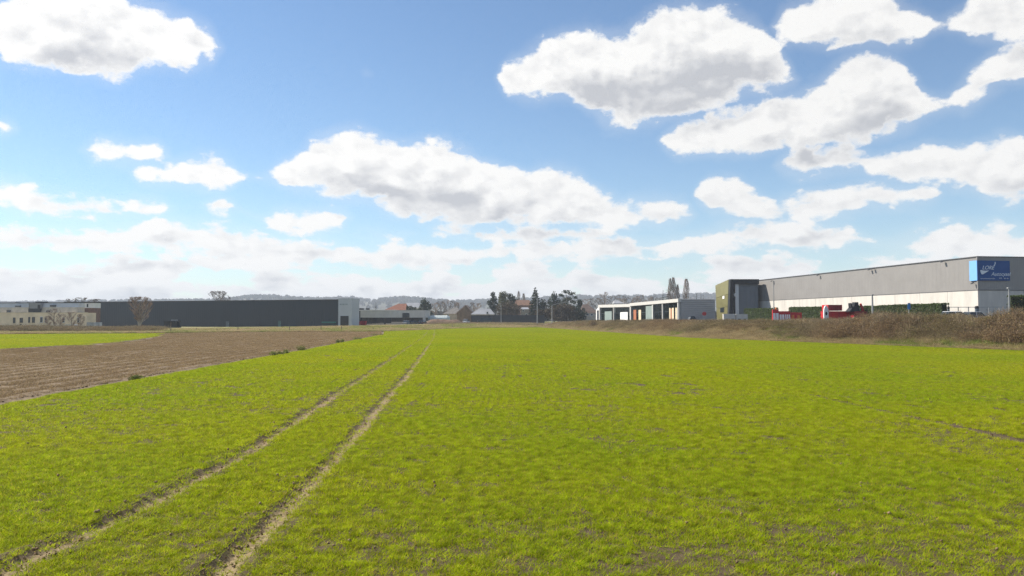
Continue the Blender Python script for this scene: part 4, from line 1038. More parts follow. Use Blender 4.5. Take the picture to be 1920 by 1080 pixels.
def post_sign(label, px, Y0, py_top, py_bot, w_px, z0, m, octo=False):
    x = Xat(px, Y0); t = thing('post_sign', label, 'sign', (x, Y0, z0), 0.0)
    za, zb = Zat(py_bot, Y0) - z0, Zat(py_top, Y0) - z0; w_ = w_px / F * Y0 / 2
    MB().tube([(0, 0.03, -0.05), (0, 0.03, zb - 0.05)], 0.045, 6).build('post', M_STEEL, t)
    if octo:
        c = (za + zb) / 2; MB().prism([(w_ * math.cos(math.pi / 8 + k * math.pi / 4), c + (zb - za) / 2 * math.sin(math.pi / 8 + k * math.pi / 4)) for k in range(8)], -0.05, -0.02).build('plate', m, t)
    else: MB().box(-w_, w_, -0.06, -0.02, za, zb).build('plate', m, t)
post_sign('small blue sign on a post rising from the long hedge', 1703.5, 92, 568, 580, 5, 1.95, mat('blue_plate', (0.03, 0.17, 0.42), 0.5, 0.1))
post_sign('red eight-sided sign in front of the grey ribbed end wall', 1320, 158, 584.5, 592, 8.5, 1.8, mat('red_plate', (0.42, 0.04, 0.04), 0.5, 0.1), True)

for k, (a, c) in enumerate(((1355, 1377.5), (1378.5, 1400.5))):
    Y0 = 160.0; z0 = 1.85; x0, x1 = Xat(a, Y0), Xat(c, Y0)
    t = thing('concrete_block', ('white concrete block before the olive office, left of two' , 'white concrete block before the olive office, right of two')[k], 'block', ((x0 + x1) / 2, Y0, z0), 0, 'white blocks in the yard')
    h = Zat(588.5 + k * 0.6, Y0) - z0; w_ = (x1 - x0) / 2 - 0.02
    MB().hexa([(-w_, -0.5, 0), (w_, -0.5, 0), (w_, 0.5, 0), (-w_, 0.5, 0)], [(-w_, -0.35, h), (w_, -0.35, h), (w_, 0.35, h), (-w_, 0.35, h)]).build('body', M_CONC, t)
    for j in (-0.5, 0.5): MB().box(w_ * j - 0.25, w_ * j + 0.25, -0.53, -0.4, 0.1, h * 0.45).build('lifting_slot', M_CAP, t)

def guard_rail():
    Y0 = 100.0; z0 = 1.95; x0, x1 = Xat(1777, Y0), Xat(1893, Y0); t = thing('guard_rail', 'grey two-rail guard rail before the near corner of the grey warehouse', 'railing', (x0, Y0, z0), 0)
    zt = Zat(575.5, Y0) - z0
    for z in (zt, zt * 0.55): MB().box(0, x1 - x0, -0.04, 0.04, z - 0.07, z).build('rail', M_STEEL, t)
    n = 7
    for k in range(n): x = (x1 - x0) * k / (n - 1); MB().box(x - 0.05, x + 0.05, 0.045, 0.12, 0, zt - 0.02).build('post', M_STEEL, t)
guard_rail()
M_BOLL = mat('blue_grey_steel', (0.10, 0.13, 0.16), 0.5, 0.1)
for px, w_px, p0, lab in ((1777.5, 4.2, 574.8, 'slim blue-grey bollard at the left end of the guard rail'), (1830.5, 6.6, 573.6, 'stout dark bollard just below the near corner of the warehouse')):
    Y0 = 98.5; z0 = 1.95; t = thing('bollard', lab, 'bollard', (Xat(px, Y0), Y0, z0), 0, 'bollards at the warehouse corner'); h = Zat(p0, Y0) - z0; r_ = w_px / F * Y0 / 2
    MB().tube([(0, 0, 0), (0, 0, h * 0.86)], r_, 12).build('body', M_BOLL, t); MB().tube([(0, 0, h * 0.86), (0, 0, h * 0.95), (0, 0, h)], [r_ * 1.08, r_ * 1.08, r_ * 0.7], 12).build('cap', M_DARK, t)

# ------------------------------------------------------------------ cars
def car(name, label, cat, px, Y, z0, rz, paint, L_=4.3, H=1.48, van=False, group=None):
    t = thing(name, label, cat, (Xat(px, Y), Y, z0), rz, group)
    wd = 0.88
    h1 = H * 0.56
    low = [(-L_ / 2, 0.38), (-L_ / 2 + 0.04, h1 - 0.1), (-L_ * 0.46, h1), (L_ * 0.24, h1 + 0.02), (L_ * 0.45, h1 - 0.10), (L_ / 2, h1 - 0.28), (L_ / 2, 0.36), (L_ / 2 - 0.2, 0.2), (-L_ / 2 + 0.2, 0.2)]
    MB().prism(low, -wd, wd).build('body', paint, t)
    a, b, c, d = (-L_ * 0.46, -L_ * 0.36, L_ * 0.06, L_ * 0.26) if not van else (-L_ * 0.48, -L_ * 0.465, L_ * 0.22, L_ * 0.34)
    MB().hexa([(a, -wd + 0.04, h1), (d, -wd + 0.04, h1), (d, wd - 0.04, h1), (a, wd - 0.04, h1)], [(b, -wd + 0.2, H - 0.05), (c, -wd + 0.2, H - 0.05), (c, wd - 0.2, H - 0.05), (b, wd - 0.2, H - 0.05)]).build('windows', M_GLASS, t)
    MB().hexa([(b - 0.06, -wd + 0.17, H - 0.05), (c + 0.08, -wd + 0.17, H - 0.05), (c + 0.08, wd - 0.17, H - 0.05), (b - 0.06, wd - 0.17, H - 0.05)], [(b + 0.1, -wd + 0.24, H), (c - 0.1, -wd + 0.24, H), (c - 0.1, wd - 0.24, H), (b + 0.1, wd - 0.24, H)]).build('roof', paint, t)
    for s in (-1, 1):
        for x in (-L_ * 0.31, L_ * 0.31): wheel(t, x, s * (wd - 0.1), 0.33, 0.33, 0.22)
        for x in (-L_ * 0.15,): MB().hexa([(x - 0.03, s * (wd - 0.05), h1), (x + 0.05, s * (wd - 0.05), h1), (x + 0.05, s * (wd - .02), h1), (x - 0.03, s * (wd - .02), h1)], [(x - 0.02, s * (wd - 0.21), H - .06), (x + 0.05, s * (wd - 0.21), H - .06), (x + 0.05, s * (wd - 0.18), H - .06), (x - 0.02, s * (wd - 0.18), H - .06)]).build('door_pillar', paint, t)
        MB().box(L_ / 2 - 0.12, L_ / 2 + 0.01, s * 0.62 - 0.16, s * 0.62 + 0.16, h1 - 0.3, h1 - 0.17).build('headlight', M_WHITE, t)
        MB().box(-L_ / 2 - 0.01, -L_ / 2 + 0.1, s * 0.68 - 0.12, s * 0.68 + 0.12, h1 - 0.25, h1 - 0.08).build('tail_light', M_RED2, t)
    return t
P_WHITE = mat('white_car_paint', (0.70, 0.71, 0.72), 0.25, 0.03, spec=0.6); P_DARK = mat('dark_teal_car_paint', (0.02, 0.035, 0.042), 0.2, 0.05, spec=0.6)
P_BLACK = mat('black_car_paint', (0.015, 0.016, 0.02), 0.2, 0.05, spec=0.6); P_SILVER = mat('silver_car_paint', (0.42, 0.43, 0.45), 0.25, 0.05, metallic=0.4)
car('parked_car', 'white car parked below the guard rail, seen over the brambles', 'car', 1792, 92, 1.95, 0.05, P_WHITE, 3.6, 1.55, group='cars in the yard')
car('parked_car', 'silver car parked by the stout bollard, seen over the brambles', 'car', 1829, 91, 1.95, 0.05, P_SILVER, 3.0, 1.5, group='cars in the yard')
car('parked_car', 'low dark car parked before the grey ribbed end wall', 'car', 1299, 160, 1.8, 0.05, P_BLACK, 1.9, 1.35, group='cars in the yard')

# ------------------------------------------------------------------ buildings on the left and in the middle
M_CHAR = mat('charcoal_cladding', (0.020, 0.029, 0.042), 0.45, 0.12, 0.25, streak=(1, 1, 0.15)); M_CHAR2 = mat('charcoal_capping', (0.045, 0.045, 0.048), 0.6, 0.1)
M_BWHITE = mat('bluish_white_sheet', (0.42, 0.45, 0.50), 0.6, 0.06, 0.3)
M_BEIGE = mat('beige_render', (0.74, 0.61, 0.45), 0.9, 0.12, 0.5); M_BEIGE2 = mat('beige_tiles', (0.58, 0.50, 0.385), 0.9, 0.2, 0.9)
M_PALEROOF = mat('pale_zinc_roof', (0.27, 0.275, 0.29), 0.5, 0.12, 0.4); M_BRICK = mat('red_brown_brick', (0.20, 0.115, 0.085), 0.9, 0.25, 1.5); M_SLATE = mat('dark_slate', (0.045, 0.047, 0.05), 0.7, 0.25, 1.0)
M_OTILE = mat('orange_roof_tile', (0.21, 0.085, 0.05), 0.85, 0.25, 1.2); M_BRTILE = mat('weathered_roof_tile', (0.34, 0.24, 0.19), 0.85, 0.3, 1.2); M_TEAL = mat('teal_paint', (0.03, 0.16, 0.15), 0.5, 0.1)

cf = Facade((Xat(178.5, 268), 268), (Xat(635.5, 235), 235), 0.0)
def charcoal_warehouse():
    f = cf; t = f.root('charcoal_warehouse', 'very long low charcoal warehouse beyond the tilled field', 'warehouse')
    zt = f.z(635, 561.2); L_ = f.L
    q = [(0.2, 0.2), (L_ - 0.05, 0.2), (L_ - 22, 45), (0.2, 45)]; MB().hexa([(a, b, 0) for a, b in q], [(a, b, zt - 0.3) for a, b in q]).build('core_wall', M_CHAR, t)
    n = 60; sw = L_ / n; me = cladding_mesh(sw, 0.0, zt - 0.35, M_CHAR, 2, 0.03)
    for i in range(n): o = link('cladding_panel', me, t); o.location = (i * sw, 0.1, 0)
    MB().box(-0.1, L_ + 0.02, -0.05, 0.3, zt - 0.35, zt).build('parapet_cap', M_CHAR2, t)
    MB().box(0, L_, -0.02, 0.08, 0, 0.35).build('plinth', M_DARK, t)
    M_DD = mat('blue_grey_door', (0.10, 0.125, 0.15), 0.5, 0.1)
    for a, c, py in ((424.5, 430.5, 602.5), (522.5, 527.5, 601.5)):
        d = MB().box(f.x(a), f.x(c), -0.06, 0.02, 0, f.z(a, py)).build('door', M_DD if a < 500 else mat('teal_grey_door', (0.06, 0.13, 0.135), 0.5), t)
        MB().box(f.x(c) - 0.25, f.x(c) - 0.12, -0.1, -0.06, 1.0, 1.15).build('handle', M_STEEL, d)
    d = MB().box(f.x(605), f.x(631), -0.05, 0.03, 0, f.z(618, 603)).build('roller_door', mat('dark_teal_sheet', (0.02, 0.045, 0.05), 0.5), t)
    MB().box(f.x(605), f.x(631), -0.45, -0.06, f.z(618, 605.5), f.z(618, 603)).build('door_hood', M_TEAL, d)
    # pale end block
    x1 = f.x(661); ze = f.z(650, 560.5)
    MB().box(L_ + 0.03, x1, -0.3, 4, 0, ze).build('end_wall', M_BWHITE, t)
    MB().box(L_ + 0.02, x1 + 0.05, -0.35, 4.1, ze, ze + 0.15).build('parapet_cap', M_BWHITE, t)
    g = MB().box(f.x(640), f.x(655), -0.4, -0.29, 0, f.z(648, 592.5)).build('gateway', M_DARK, t)
    MB().box(f.x(638.5), f.x(653), -0.36, -0.31, f.z(645, 572), f.z(645, 569.5)).build('faded_sign', mat('faded_grey_sign', (0.30, 0.345, 0.39), 0.7), t)
charcoal_warehouse()

def beige_terrace():
    Y0 = 205.0; f = Facade((Xat(-60, Y0 + 6), Y0 + 6), (Xat(163.5, Y0), Y0), 0.0)
    t = f.root('beige_terrace', 'beige rendered terrace with set-back attic and pale zinc roof at the far left', 'building')
    L_ = f.L; z1 = f.z(80, 586.5)
    MB().box(0, L_, 0, 3.6, 0, z1).build('wall', M_BEIGE, t)
    MB().box(-0.1, L_ + 0.08, -0.12, 0.5, z1, z1 + 0.12).build('cornice', M_BEIGE2, t)
    z2 = f.z(80, 576); z3 = f.z(80, 567.8)
    xe = f.x(142)
    MB().hexa([(0, 0.55, z1 + 0.01), (xe, 0.55, z1 + 0.13), (xe, 3.5, z1 + 0.13), (0, 3.5, z1 + 0.13)], [(0, 1.0, z2), (xe, 1.0, z2), (xe, 3.5, z2), (0, 3.5, z2)]).build('attic_wall', M_BEIGE2, t)
    MB().hexa([(0, 1.05, z2), (xe, 1.05, z2), (xe, 3.5, z2), (0, 3.5, z2)], [(0, 1.45, z3), (xe, 1.45, z3), (xe, 3.4, z3), (0, 3.4, z3)]).build('upper_wall', mat('pale_grey_wall', (0.52, 0.53, 0.55), 0.7, 0.12, 0.4), t)
    MB().box(-0.1, xe + 0.1, 1.3, 3.6, z3 + 0.005, z3 + 0.16).build('roof', M_SLATE, t)
    for a, c, p0, p1 in ((26, 30.5, 595.5, 606), (38.5, 44.5, 596, 605), (54.5, 58.2, 594.5, 605), (61.5, 67, 594.5, 605), (76.5, 82, 594, 605), (85, 89.8, 595, 604.5), (-20, -14, 595, 605), (118, 123, 595, 605), (146, 151, 595, 605)):
        w_ = MB().box(f.x(a), f.x(c), -0.05, 0.06, f.z(a, p1), f.z(a, p0)).build('window', M_WHITE if a > 70 else M_DARK, t)
        MB().box(f.x(a) + 0.08, f.x(c) - 0.08, -0.08, -0.051, f.z(a, p1) + 0.1, f.z(a, p0) - 0.1).build('pane', M_GLASS, w_)
        MB().box(f.x(a) - 0.08, f.x(c) + 0.08, -0.16, -0.0, f.z(a, p1) - 0.12, f.z(a, p1) - 0.01).build('sill', M_BEIGE2, w_)
    MB().box(f.x(39), f.x(42), -0.06, 0.05, 0, f.z(40, 607)).build('door', M_DARK, t)
    for a, c, p0, p1 in ((24, 34, 572.8, 575.4), (89.5, 100, 571.6, 575)):
        MB().box(f.x(a), f.x(c), 0.9, 2.0, f.z(a, p1), f.z(a, p0)).build('skylight', M_GLASS, t)
    for a, c, p0, p1 in ((11, 17.2, 581.5, 586.4), (85.5, 91.5, 582, 586.3)):
        MB().box(f.x(a), f.x(c), 0.4, 1.2, f.z(a, p1) + 0.05, f.z(a, p0)).build('attic_window', M_GLASS, t)
    d = MB().box(f.x(52.5), f.x(75), 0.3, 4.0, z1 + 0.13, f.z(60, 578.5)).build('dormer', M_SLATE, t)
    MB().box(f.x(54), f.x(75), 0.32, 4.0, f.z(60, 578.4), f.z(60, 568)).build('dormer_panel', M_PALEROOF, d)
    MB().box(f.x(53.3), f.x(54), 0.3, 4.02, f.z(60, 578.4), f.z(60, 568.2)).build('dormer_frame', M_SLATE, d)
    MB().box(f.x(70.3), f.x(74.6), 0.2, 0.31, f.z(60, 579), f.z(60, 571.5)).build('dormer_window', M_SLATE, d)
    MB().box(f.x(56), f.x(73.5), 2, 3.3, z3 + 0.17, f.z(64, 565.2)).build('roof_plant', M_DARK, t)
    MB().box(f.x(18), f.x(23), 2, 3, z3 + 0.17, f.z(20, 566)).build('chimney', M_PALEROOF, t)
    MB().box(f.x(40), f.x(42.5), 2, 2.6, z3 + 0.17, f.z(41, 566.3)).build('chimney', M_SLATE, t)
beige_terrace()

def brick_block():
    Y0 = 222.0; f = Facade((Xat(122, Y0), Y0), (Xat(179, Y0), Y0), 0.0)
    t = f.root('brick_block', 'red-brown brick block with white upper storey between terrace and charcoal warehouse', 'building')
    zm = f.z(150, 577.5); zt = f.z(150, 568)
    MB().box(0, f.L, 0, 3, 0, zm).build('wall', M_BRICK, t)
    MB().box(0.02, f.L - 0.02, -0.1, 3.1, zm, zt).build('upper_wall', M_WHITE, t)
    MB().box(-0.1, f.L + 0.1, -0.3, 3.3, zt, zt + 0.35).build('roof', M_SLATE, t)
    for a, c, p0, p1 in ((124, 136, 579.5, 586.5), (148.5, 160, 579.5, 586.2), (164, 166.5, 570, 576), (147, 158, 571, 577)):
        w_ = MB().box(f.x(a), f.x(c), -0.16, -0.1, f.z(a, p1), f.z(a, p0)).build('window', M_DARK, t); MB().box(f.x(a) + 0.1, f.x(c) - 0.1, -0.19, -0.161, f.z(a, p1) + 0.1, f.z(a, p0) - 0.1).build('pane', M_GLASS, w_)
    MB().box(f.x(139), f.x(146), -0.5, 0.5, zm - 1.2, f.z(142, 571)).build('chimney', M_BRICK, t)
    MB().tube([(f.x(153.5), -0.6, 0), (f.x(153.5), -0.6, f.z(153, 572))], 0.16, 6).build('flue', M_WHITE, t)
    MB().box(f.x(165), f.x(179), -0.4, -0.1, 0, f.z(170, 603)).build('garage_door', M_DARK, t)
brick_block()

def low_depot():
    Y0 = 296.0; f = Facade((Xat(672, Y0), Y0), (Xat(797.5, Y0), Y0), 0.3)
    t = f.root('low_depot', 'low white flat-roofed depot with open dark ground floor', 'building')
    zt = f.z(730, 582.5); zb = f.z(730, 595.5); L_ = f.L
    M_DEP = mat('offwhite_panel', (0.52, 0.51, 0.49), 0.8, 0.1, 0.3)
    n = 14; pw = (L_ - f.x(676)) / n; x0 = f.x(676)
    me = MB().box(0.03, pw - 0.03, 0, 0.3, zb, zt).mesh('wall_panel', M_DEP)
    for i in range(n): o = link('wall_panel', me, t); o.location = (x0 + i * pw, 0, 0)
    MB().box(x0, L_, 0.32, 18, zb, zt - 0.05).build('core_wall', M_DEP, t)
    MB().box(x0 + 0.1, L_ - 1.5, 3.5, 18, 0, zb).build('ground_floor', mat('dim_interior', (0.07, 0.065, 0.06), 0.9, 0.4, 0.4), t)
    for k in range(9): x = x0 + 0.4 + (L_ - x0 - 2.4) * k / 8; MB().box(x - 0.2, x + 0.2, 0.4, 0.8, 0, zb - 0.01).build('column', M_DARK, t)
    MB().box(L_ - 0.9, L_, 0.01, 1.5, 0, zb - 0.01).build('end_pier', M_DEP, t)
    w_ = MB().box(f.x(755), f.x(768), -0.12, -0.01, f.z(760, 595.3), f.z(760, 587)).build('window', M_SLATE, t); MB().box(f.x(755.7), f.x(767.3), -0.16, -0.121, f.z(760, 594.5), f.z(760, 587.8)).build('pane', M_GLASS, w_)
    MB().box(0, x0 - 0.05, 0.2, 18, 0, zt - 0.1).build('stair_tower', M_SLATE, t)
    MB().box(-0.2, L_ * 0.55, -0.3, 18, zt + 0.01, zt + 0.32).build('roof_edge', M_WHITE, t)
    MB().box(L_ * 0.55 + 0.02, L_ + 0.1, -0.1, 18, zt + 0.012, zt + 0.2).build('roof_edge', M_DEP, t)
    for a, c in ((668, 674), (675, 678), (682, 688)): MB().box(f.x(a), f.x(c), 4, 6, zt + 0.33, f.z(a, 577.5)).build('roof_plant', M_SLATE, t)
low_depot()

def gable_house(name, label, cat, px0, px1, Y, z0, eave_py, ridge_py, ridge_px, wall_m, roof_m, depth=9.0, side_px=None, chimney=False, windows=(), group=None, roof_w=0.35):
    """a house whose gable faces the camera; the left roof slope can be stretched out to side_px"""
    f = Facade((Xat(px0, Y), Y), (Xat(px1, Y), Y), z0); t = f.root(name, label, cat, group)
    ze, zr, xr, L_ = f.z(px0, eave_py), f.z(px0, ridge_py), f.x(ridge_px), f.L
    MB().prism([(0, 0), (L_, 0), (L_, ze), (xr, zr), (0, ze)], 0, depth).build('wall', wall_m, t)
    def slope(xa, za, xb2, zb2):
        d = Vector((xb2 - xa, 0, zb2 - za)).normalized(); nr = Vector((-d.z, 0, d.x)); nr = nr if nr.z > 0 else -nr
        a, b = Vector((xa, 0, za)), Vector((xb2, 0, zb2)); lo, hi = nr * 0.02, nr * roof_w
        MB().hexa([a + lo + Vector((0, -.4, 0)), b + lo + Vector((0, -.4, 0)), b + lo + Vector((0, depth + .4, 0)), a + lo + Vector((0, depth + .4, 0))], [a + hi + Vector((0, -.4, 0)), b + hi + Vector((0, -.4, 0)), b + hi + Vector((0, depth + .4, 0)), a + hi + Vector((0, depth + .4, 0))]).build('roof_slope', roof_m, t)
    slope(-0.5, ze - 0.4, xr, zr); slope(L_ + 0.5, ze - 0.4, xr, zr + 0.004)
    if chimney: MB().box(xr + 0.5, xr + 1.4, 3, 4, zr - 1.2, zr + 1.0).build('chimney', M_BRICK, t)
    for a, c, p0, p1 in windows:
        w_ = MB().box(f.x(a), f.x(c), -0.06, 0.05, f.z(a, p1), f.z(a, p0)).build('window', M_WHITE, t); MB().box(f.x(a) + 0.12, f.x(c) - 0.12, -0.09, -0.061, f.z(a, p1) + 0.12, f.z(a, p0) - 0.12).build('pane', M_GLASS, w_)
    return t, f
def side_house(name, label, px0, px1, Y, z0, eave_py, ridge_py, wall_m, roof_m, rpx0, rpx1, depth=9, wins=(), group=None, chimney=None):
    """a house whose long roof slope faces the camera; ridge from rpx0 to rpx1"""
    f = Facade((Xat(px0, Y), Y), (Xat(px1, Y), Y), z0); t = f.root(name, label, 'house', group)
    ze, zr, L_ = f.z(px0, eave_py), f.z(px0, ridge_py), f.L; a, c = f.x(rpx0), f.x(rpx1); md = depth / 2
    MB().box(0, L_, 0, depth, 0, ze).build('wall', wall_m, t)
    mb = MB(); e = 0.4
    v = [(-e, -e, ze - 0.1), (L_ + e, -e, ze - 0.1), (L_ + e, depth + e, ze - 0.1), (-e, depth + e, ze - 0.1), (a, md, zr), (c, md, zr)]
    mb.add(v, [(0, 1, 5, 4), (1, 2, 5), (2, 3, 4, 5), (3, 0, 4), (3, 2, 1, 0)]).build('roof', roof_m, t)
    for x0, x1, p0, p1 in wins:
        w_ = MB().box(f.x(x0), f.x(x1), -0.07, 0.05, f.z(x0, p1), f.z(x0, p0)).build('window', M_WHITE, t); MB().box(f.x(x0) + 0.15, f.x(x1) - 0.15, -0.1, -0.071, f.z(x0, p1) + 0.15, f.z(x0, p0) - 0.15).build('pane', M_GLASS, w_)
    if chimney: MB().box(f.x(chimney), f.x(chimney) + 0.9, md - 0.5, md + 0.4, zr - 0.8, zr + 1.1).build('chimney', M_BRICK, t)
    return t, f
side_house('orange_roofed_house', 'house with orange tiled roof rising behind the low white depot', 722, 760, 345, 0.4, 581, 569, M_BRICK, M_OTILE, 744, 759.5, 10)
side_house('pale_roofed_house', 'house with pale roof right of the orange tiled roof', 756, 790, 372, 0.4, 577, 567.5, M_WHITE, M_PALEROOF, 760, 784, 10)
gable_house('brick_house', 'brown brick house with its gable towards the field and pinkish tiled roof', 'house', 857, 885.5, 318, 0.9, 588, 573, 873.5, mat('brown_brick', (0.21, 0.145, 0.095), 0.9, 0.25, 1.2), M_BRTILE, 9, chimney=False)
side_house('low_grey_roofed_house', 'low house with grey roof left of the brick gable', 832, 860, 330, 0.8, 588, 576.5, M_BEIGE2, mat('grey_tile', (0.20, 0.185, 0.17), 0.85, 0.25), 850, 858, 8, wins=((838, 842, 589, 593),))
side_house('white_roofed_house', 'house with pale grey sloping roof behind the dark fence', 884, 926, 312, 0.95, 589, 578.5, mat('cream_render', (0.42, 0.37, 0.30), 0.9, 0.15), M_PALEROOF, 897, 919, 9, wins=((912, 916, 584, 589), (889, 892, 589.5, 593)))
side_house('cream_house', 'small cream house with dark windows left of the pointed conifer', 976.5, 992, 322, 1.0, 579.5, 576, mat('cream_render', (0.42, 0.37, 0.30), 0.9, 0.15), M_PALEROOF, 979, 990, 8, wins=((979, 983, 581, 584.5), (985, 988.5, 588, 593)))
side_house('brown_roofed_house', 'brown roofed house beside the white porch of the pavilion', 1090, 1121, 300, 1.2, 586, 570, M_BEIGE2, mat('brown_tile', (0.12, 0.085, 0.07), 0.85, 0.3), 1095, 1103, 9, wins=((1100, 1104, 588, 592), (1107, 1112, 588, 592)))
side_house('white_gabled_house', 'white roof corner showing above the left end of the glazed pavilion', 1153, 1170, 330, 1.2, 568.5, 562.5, M_WHITE, M_PALEROOF, 1154, 1160, 8)
side_house('rust_roofed_house', 'rusty brown roof among the trees behind the cream house', 940, 1000, 380, 1.0, 572, 562, M_BRICK, mat('rust_tile', (0.17, 0.095, 0.06), 0.85, 0.3), 950, 992, 9)

def fence(label, px0, Y0, px1, Y1, py0, z0, m, n):
    f = Facade((Xat(px0, Y0), Y0), (Xat(px1, Y1), Y1), z0); t = f.root('board_fence', label, 'fence')
    h = Zat(py0, (Y0 + Y1) / 2) - z0; pw = f.L / n
    me = MB().box(0.03, pw - 0.03, 0, 0.06, 0.08, h).mesh('fence_panel', m); mp = MB().box(-0.07, 0.07, -0.03, 0.10, 0, h + 0.06).mesh('post', M_DARK)
    for i in range(n):
        o = link('fence_panel', me, t); o.location = (i * pw, 0, 0); o = link('post', mp, t); o.location = (i * pw, 0, 0)
fence('long dark blue-grey fence along the road before the houses', 884, 292, 1021, 278, 590.8, 1.0, mat('dark_fence_sheet', (0.022, 0.027, 0.036), 0.6, 0.25, 0.6), 16)

# white tunnel and its low earth bank
def tunnel():
    Y0 = 306.0; z0 = 0.8; x0, x1 = Xat(802, Y0), Xat(843, Y0); t = thing('grow_tunnel', 'long white rounded plastic tunnel lying behind the earth heap', 'tunnel', (x0, Y0, z0), 0.0)
    h = Zat(591.5, Y0) - z0; r_ = h * 0.62
    n = 9
    for k in range(n):
        a, b = (x1 - x0) * k / n, (x1 - x0) * (k + 1) / n
        sc_ = 0.8 if k in (0, n - 1) else 1.0
        MB().tube([(a + 0.02, 2, h - r_), (b - 0.02, 2, h - r_)], [r_ * (0.75 if k == 0 else 1), r_ * (0.75 if k == n - 1 else 1)], 12).build('hoop_bay', mat('tunnel_plastic', (0.55, 0.60, 0.58), 0.5, 0.12, 0.5), t)
    MB().box(0, x1 - x0, 1.2, 2.8, 0, h - r_).build('base', M_SLATE, t)
tunnel()
M_EARTH = mat('brown_earth', (0.15, 0.095, 0.06), 0.95, 0.35, 0.6, bump=0.6, bscale=3)
def earth_heap(label, px0, px1, Y0, z0, py_top, D=3.5, seed=1):
    x0, x1 = Xat(px0, Y0), Xat(px1, Y0); h = Zat(py_top, Y0) - z0
    u, v = np.meshgrid(np.linspace(0, 1, 60), np.linspace(0, 1, 14))
    xx = x0 + (x1 - x0) * u; yy_ = Y0 + D * (v - .5) * 2
    zz = z0 - 0.1 + h * (np.sin(np.pi * v) ** 0.7) * np.minimum(1, np.minimum(u, 1 - u) * 7) ** 0.6 * (0.7 + 0.6 * fbm(xx * 0.35, yy_ * 0.5, 4, seed))
    o = grid_sheet('earth_heap', xx, yy_, zz, M_EARTH, kind='thing'); tag(o, label, 'earth heap')
earth_heap('long low heap of brown earth before the white tunnel', 797, 868, 292, 0.85, 598.5, 3.0, 3)

# vehicles along the road and by the depot
car('parked_car', 'small white car on the road left of the dark fence', 'car', 874.5, 284, 0.98, 1.35, P_WHITE, 4.0, 1.55, group='cars along the road')
car('parked_car', 'dark teal estate car on the road before the dark fence', 'car', 909, 283, 1.02, math.pi + 0.08, P_DARK, 5.2, 1.95, van=True, group='cars along the road')
car('parked_car', 'black car standing before the right end of the low depot', 'car', 777, 280, 0.55, 0.1, P_BLACK, 4.3, 1.5, group='cars along the road')
car('parked_car', 'dark car half hidden at the far right corner of the depot', 'car', 793, 281, 0.6, 1.3, P_BLACK, 4.0, 1.6, group='cars along the road')
car('parked_car', 'silver car parked before the dark window of the depot', 'car', 764, 279, 0.5, 1.2, P_SILVER, 4.2, 1.5, group='cars along the road')
def skip_bin(label, px0, px1, Y0, z0, py, m, group=None):
    x0, x1 = Xat(px0, Y0), Xat(px1, Y0); t = thing('skip_bin', label, 'skip', ((x0 + x1) / 2, Y0, z0), 0.03, group); h = Zat(py, Y0) - z0; w_ = (x1 - x0) / 2
    MB().hexa([(-w_ * .78, -0.9, 0.1), (w_ * .78, -0.9, 0.1), (w_ * .78, 0.9, 0.1), (-w_ * .78, 0.9, 0.1)], [(-w_, -1, h - 0.12), (w_, -1, h - 0.12), (w_, 1, h - 0.12), (-w_, 1, h - 0.12)]).build('body', m, t)
    MB().box(-w_ - 0.04, w_ + 0.04, -1.05, 1.05, h - 0.12, h).build('rim', m, t)
    for k in (-0.45, 0, 0.45): MB().hexa([(w_ * k - 0.06, -0.96, 0.12), (w_ * k + 0.06, -0.96, 0.12), (w_ * k + .06, -0.9, 0.12), (w_ * k - .06, -0.9, 0.12)], [(w_ * k - .06, -1.04, h - .13), (w_ * k + .06, -1.04, h - .13), (w_ * k + .06, -0.99, h - .13), (w_ * k - .06, -0.99, h - .13)]).build('rib', M_RED2, t)
skip_bin('red skip beside the pale end block of the charcoal warehouse', 667, 677, 272, 0.3, 602.5, M_RED, 'red skips by the depot'); skip_bin('red skip nearest the low white depot', 677.5, 687.5, 274, 0.35, 601.8, M_RED, 'red skips by the depot')
# pale stacked slabs along the depot
for k, (a, c, py) in enumerate(((689, 697, 607.2), (698, 712, 606.5), (713, 719, 605.5), (724, 733, 606.2), (734, 757, 603.5))):
    Y0 = 284.0; z0 = 0.45; x0, x1 = Xat(a, Y0), Xat(c, Y0); t = thing('slab_stack', ['low stack of pale slabs right beside the red skips', 'long low stack of pale slabs before the depot', 'short pale slab stack before the middle of the depot', 'pale slab stack left of the long pinkish stack', 'longest pinkish slab stack, before the right half of the depot'][k], 'slabs', ((x0 + x1) / 2, Y0, z0), 0, 'slab stacks before the depot')
    h = Zat(py, Y0) - z0; nl_ = 3; w_ = (x1 - x0) / 2
    for j in range(nl_): MB().box(-w_ + 0.06 * j, w_ - 0.05 * (j % 2), -0.7 + 0.03 * j, 0.7, h * j / nl_ + 0.01, h * (j + 1) / nl_ - 0.015).build('slab', mat('pale_pink_slab', (0.46, 0.40, 0.37), 0.9, 0.15, 1.0), t)

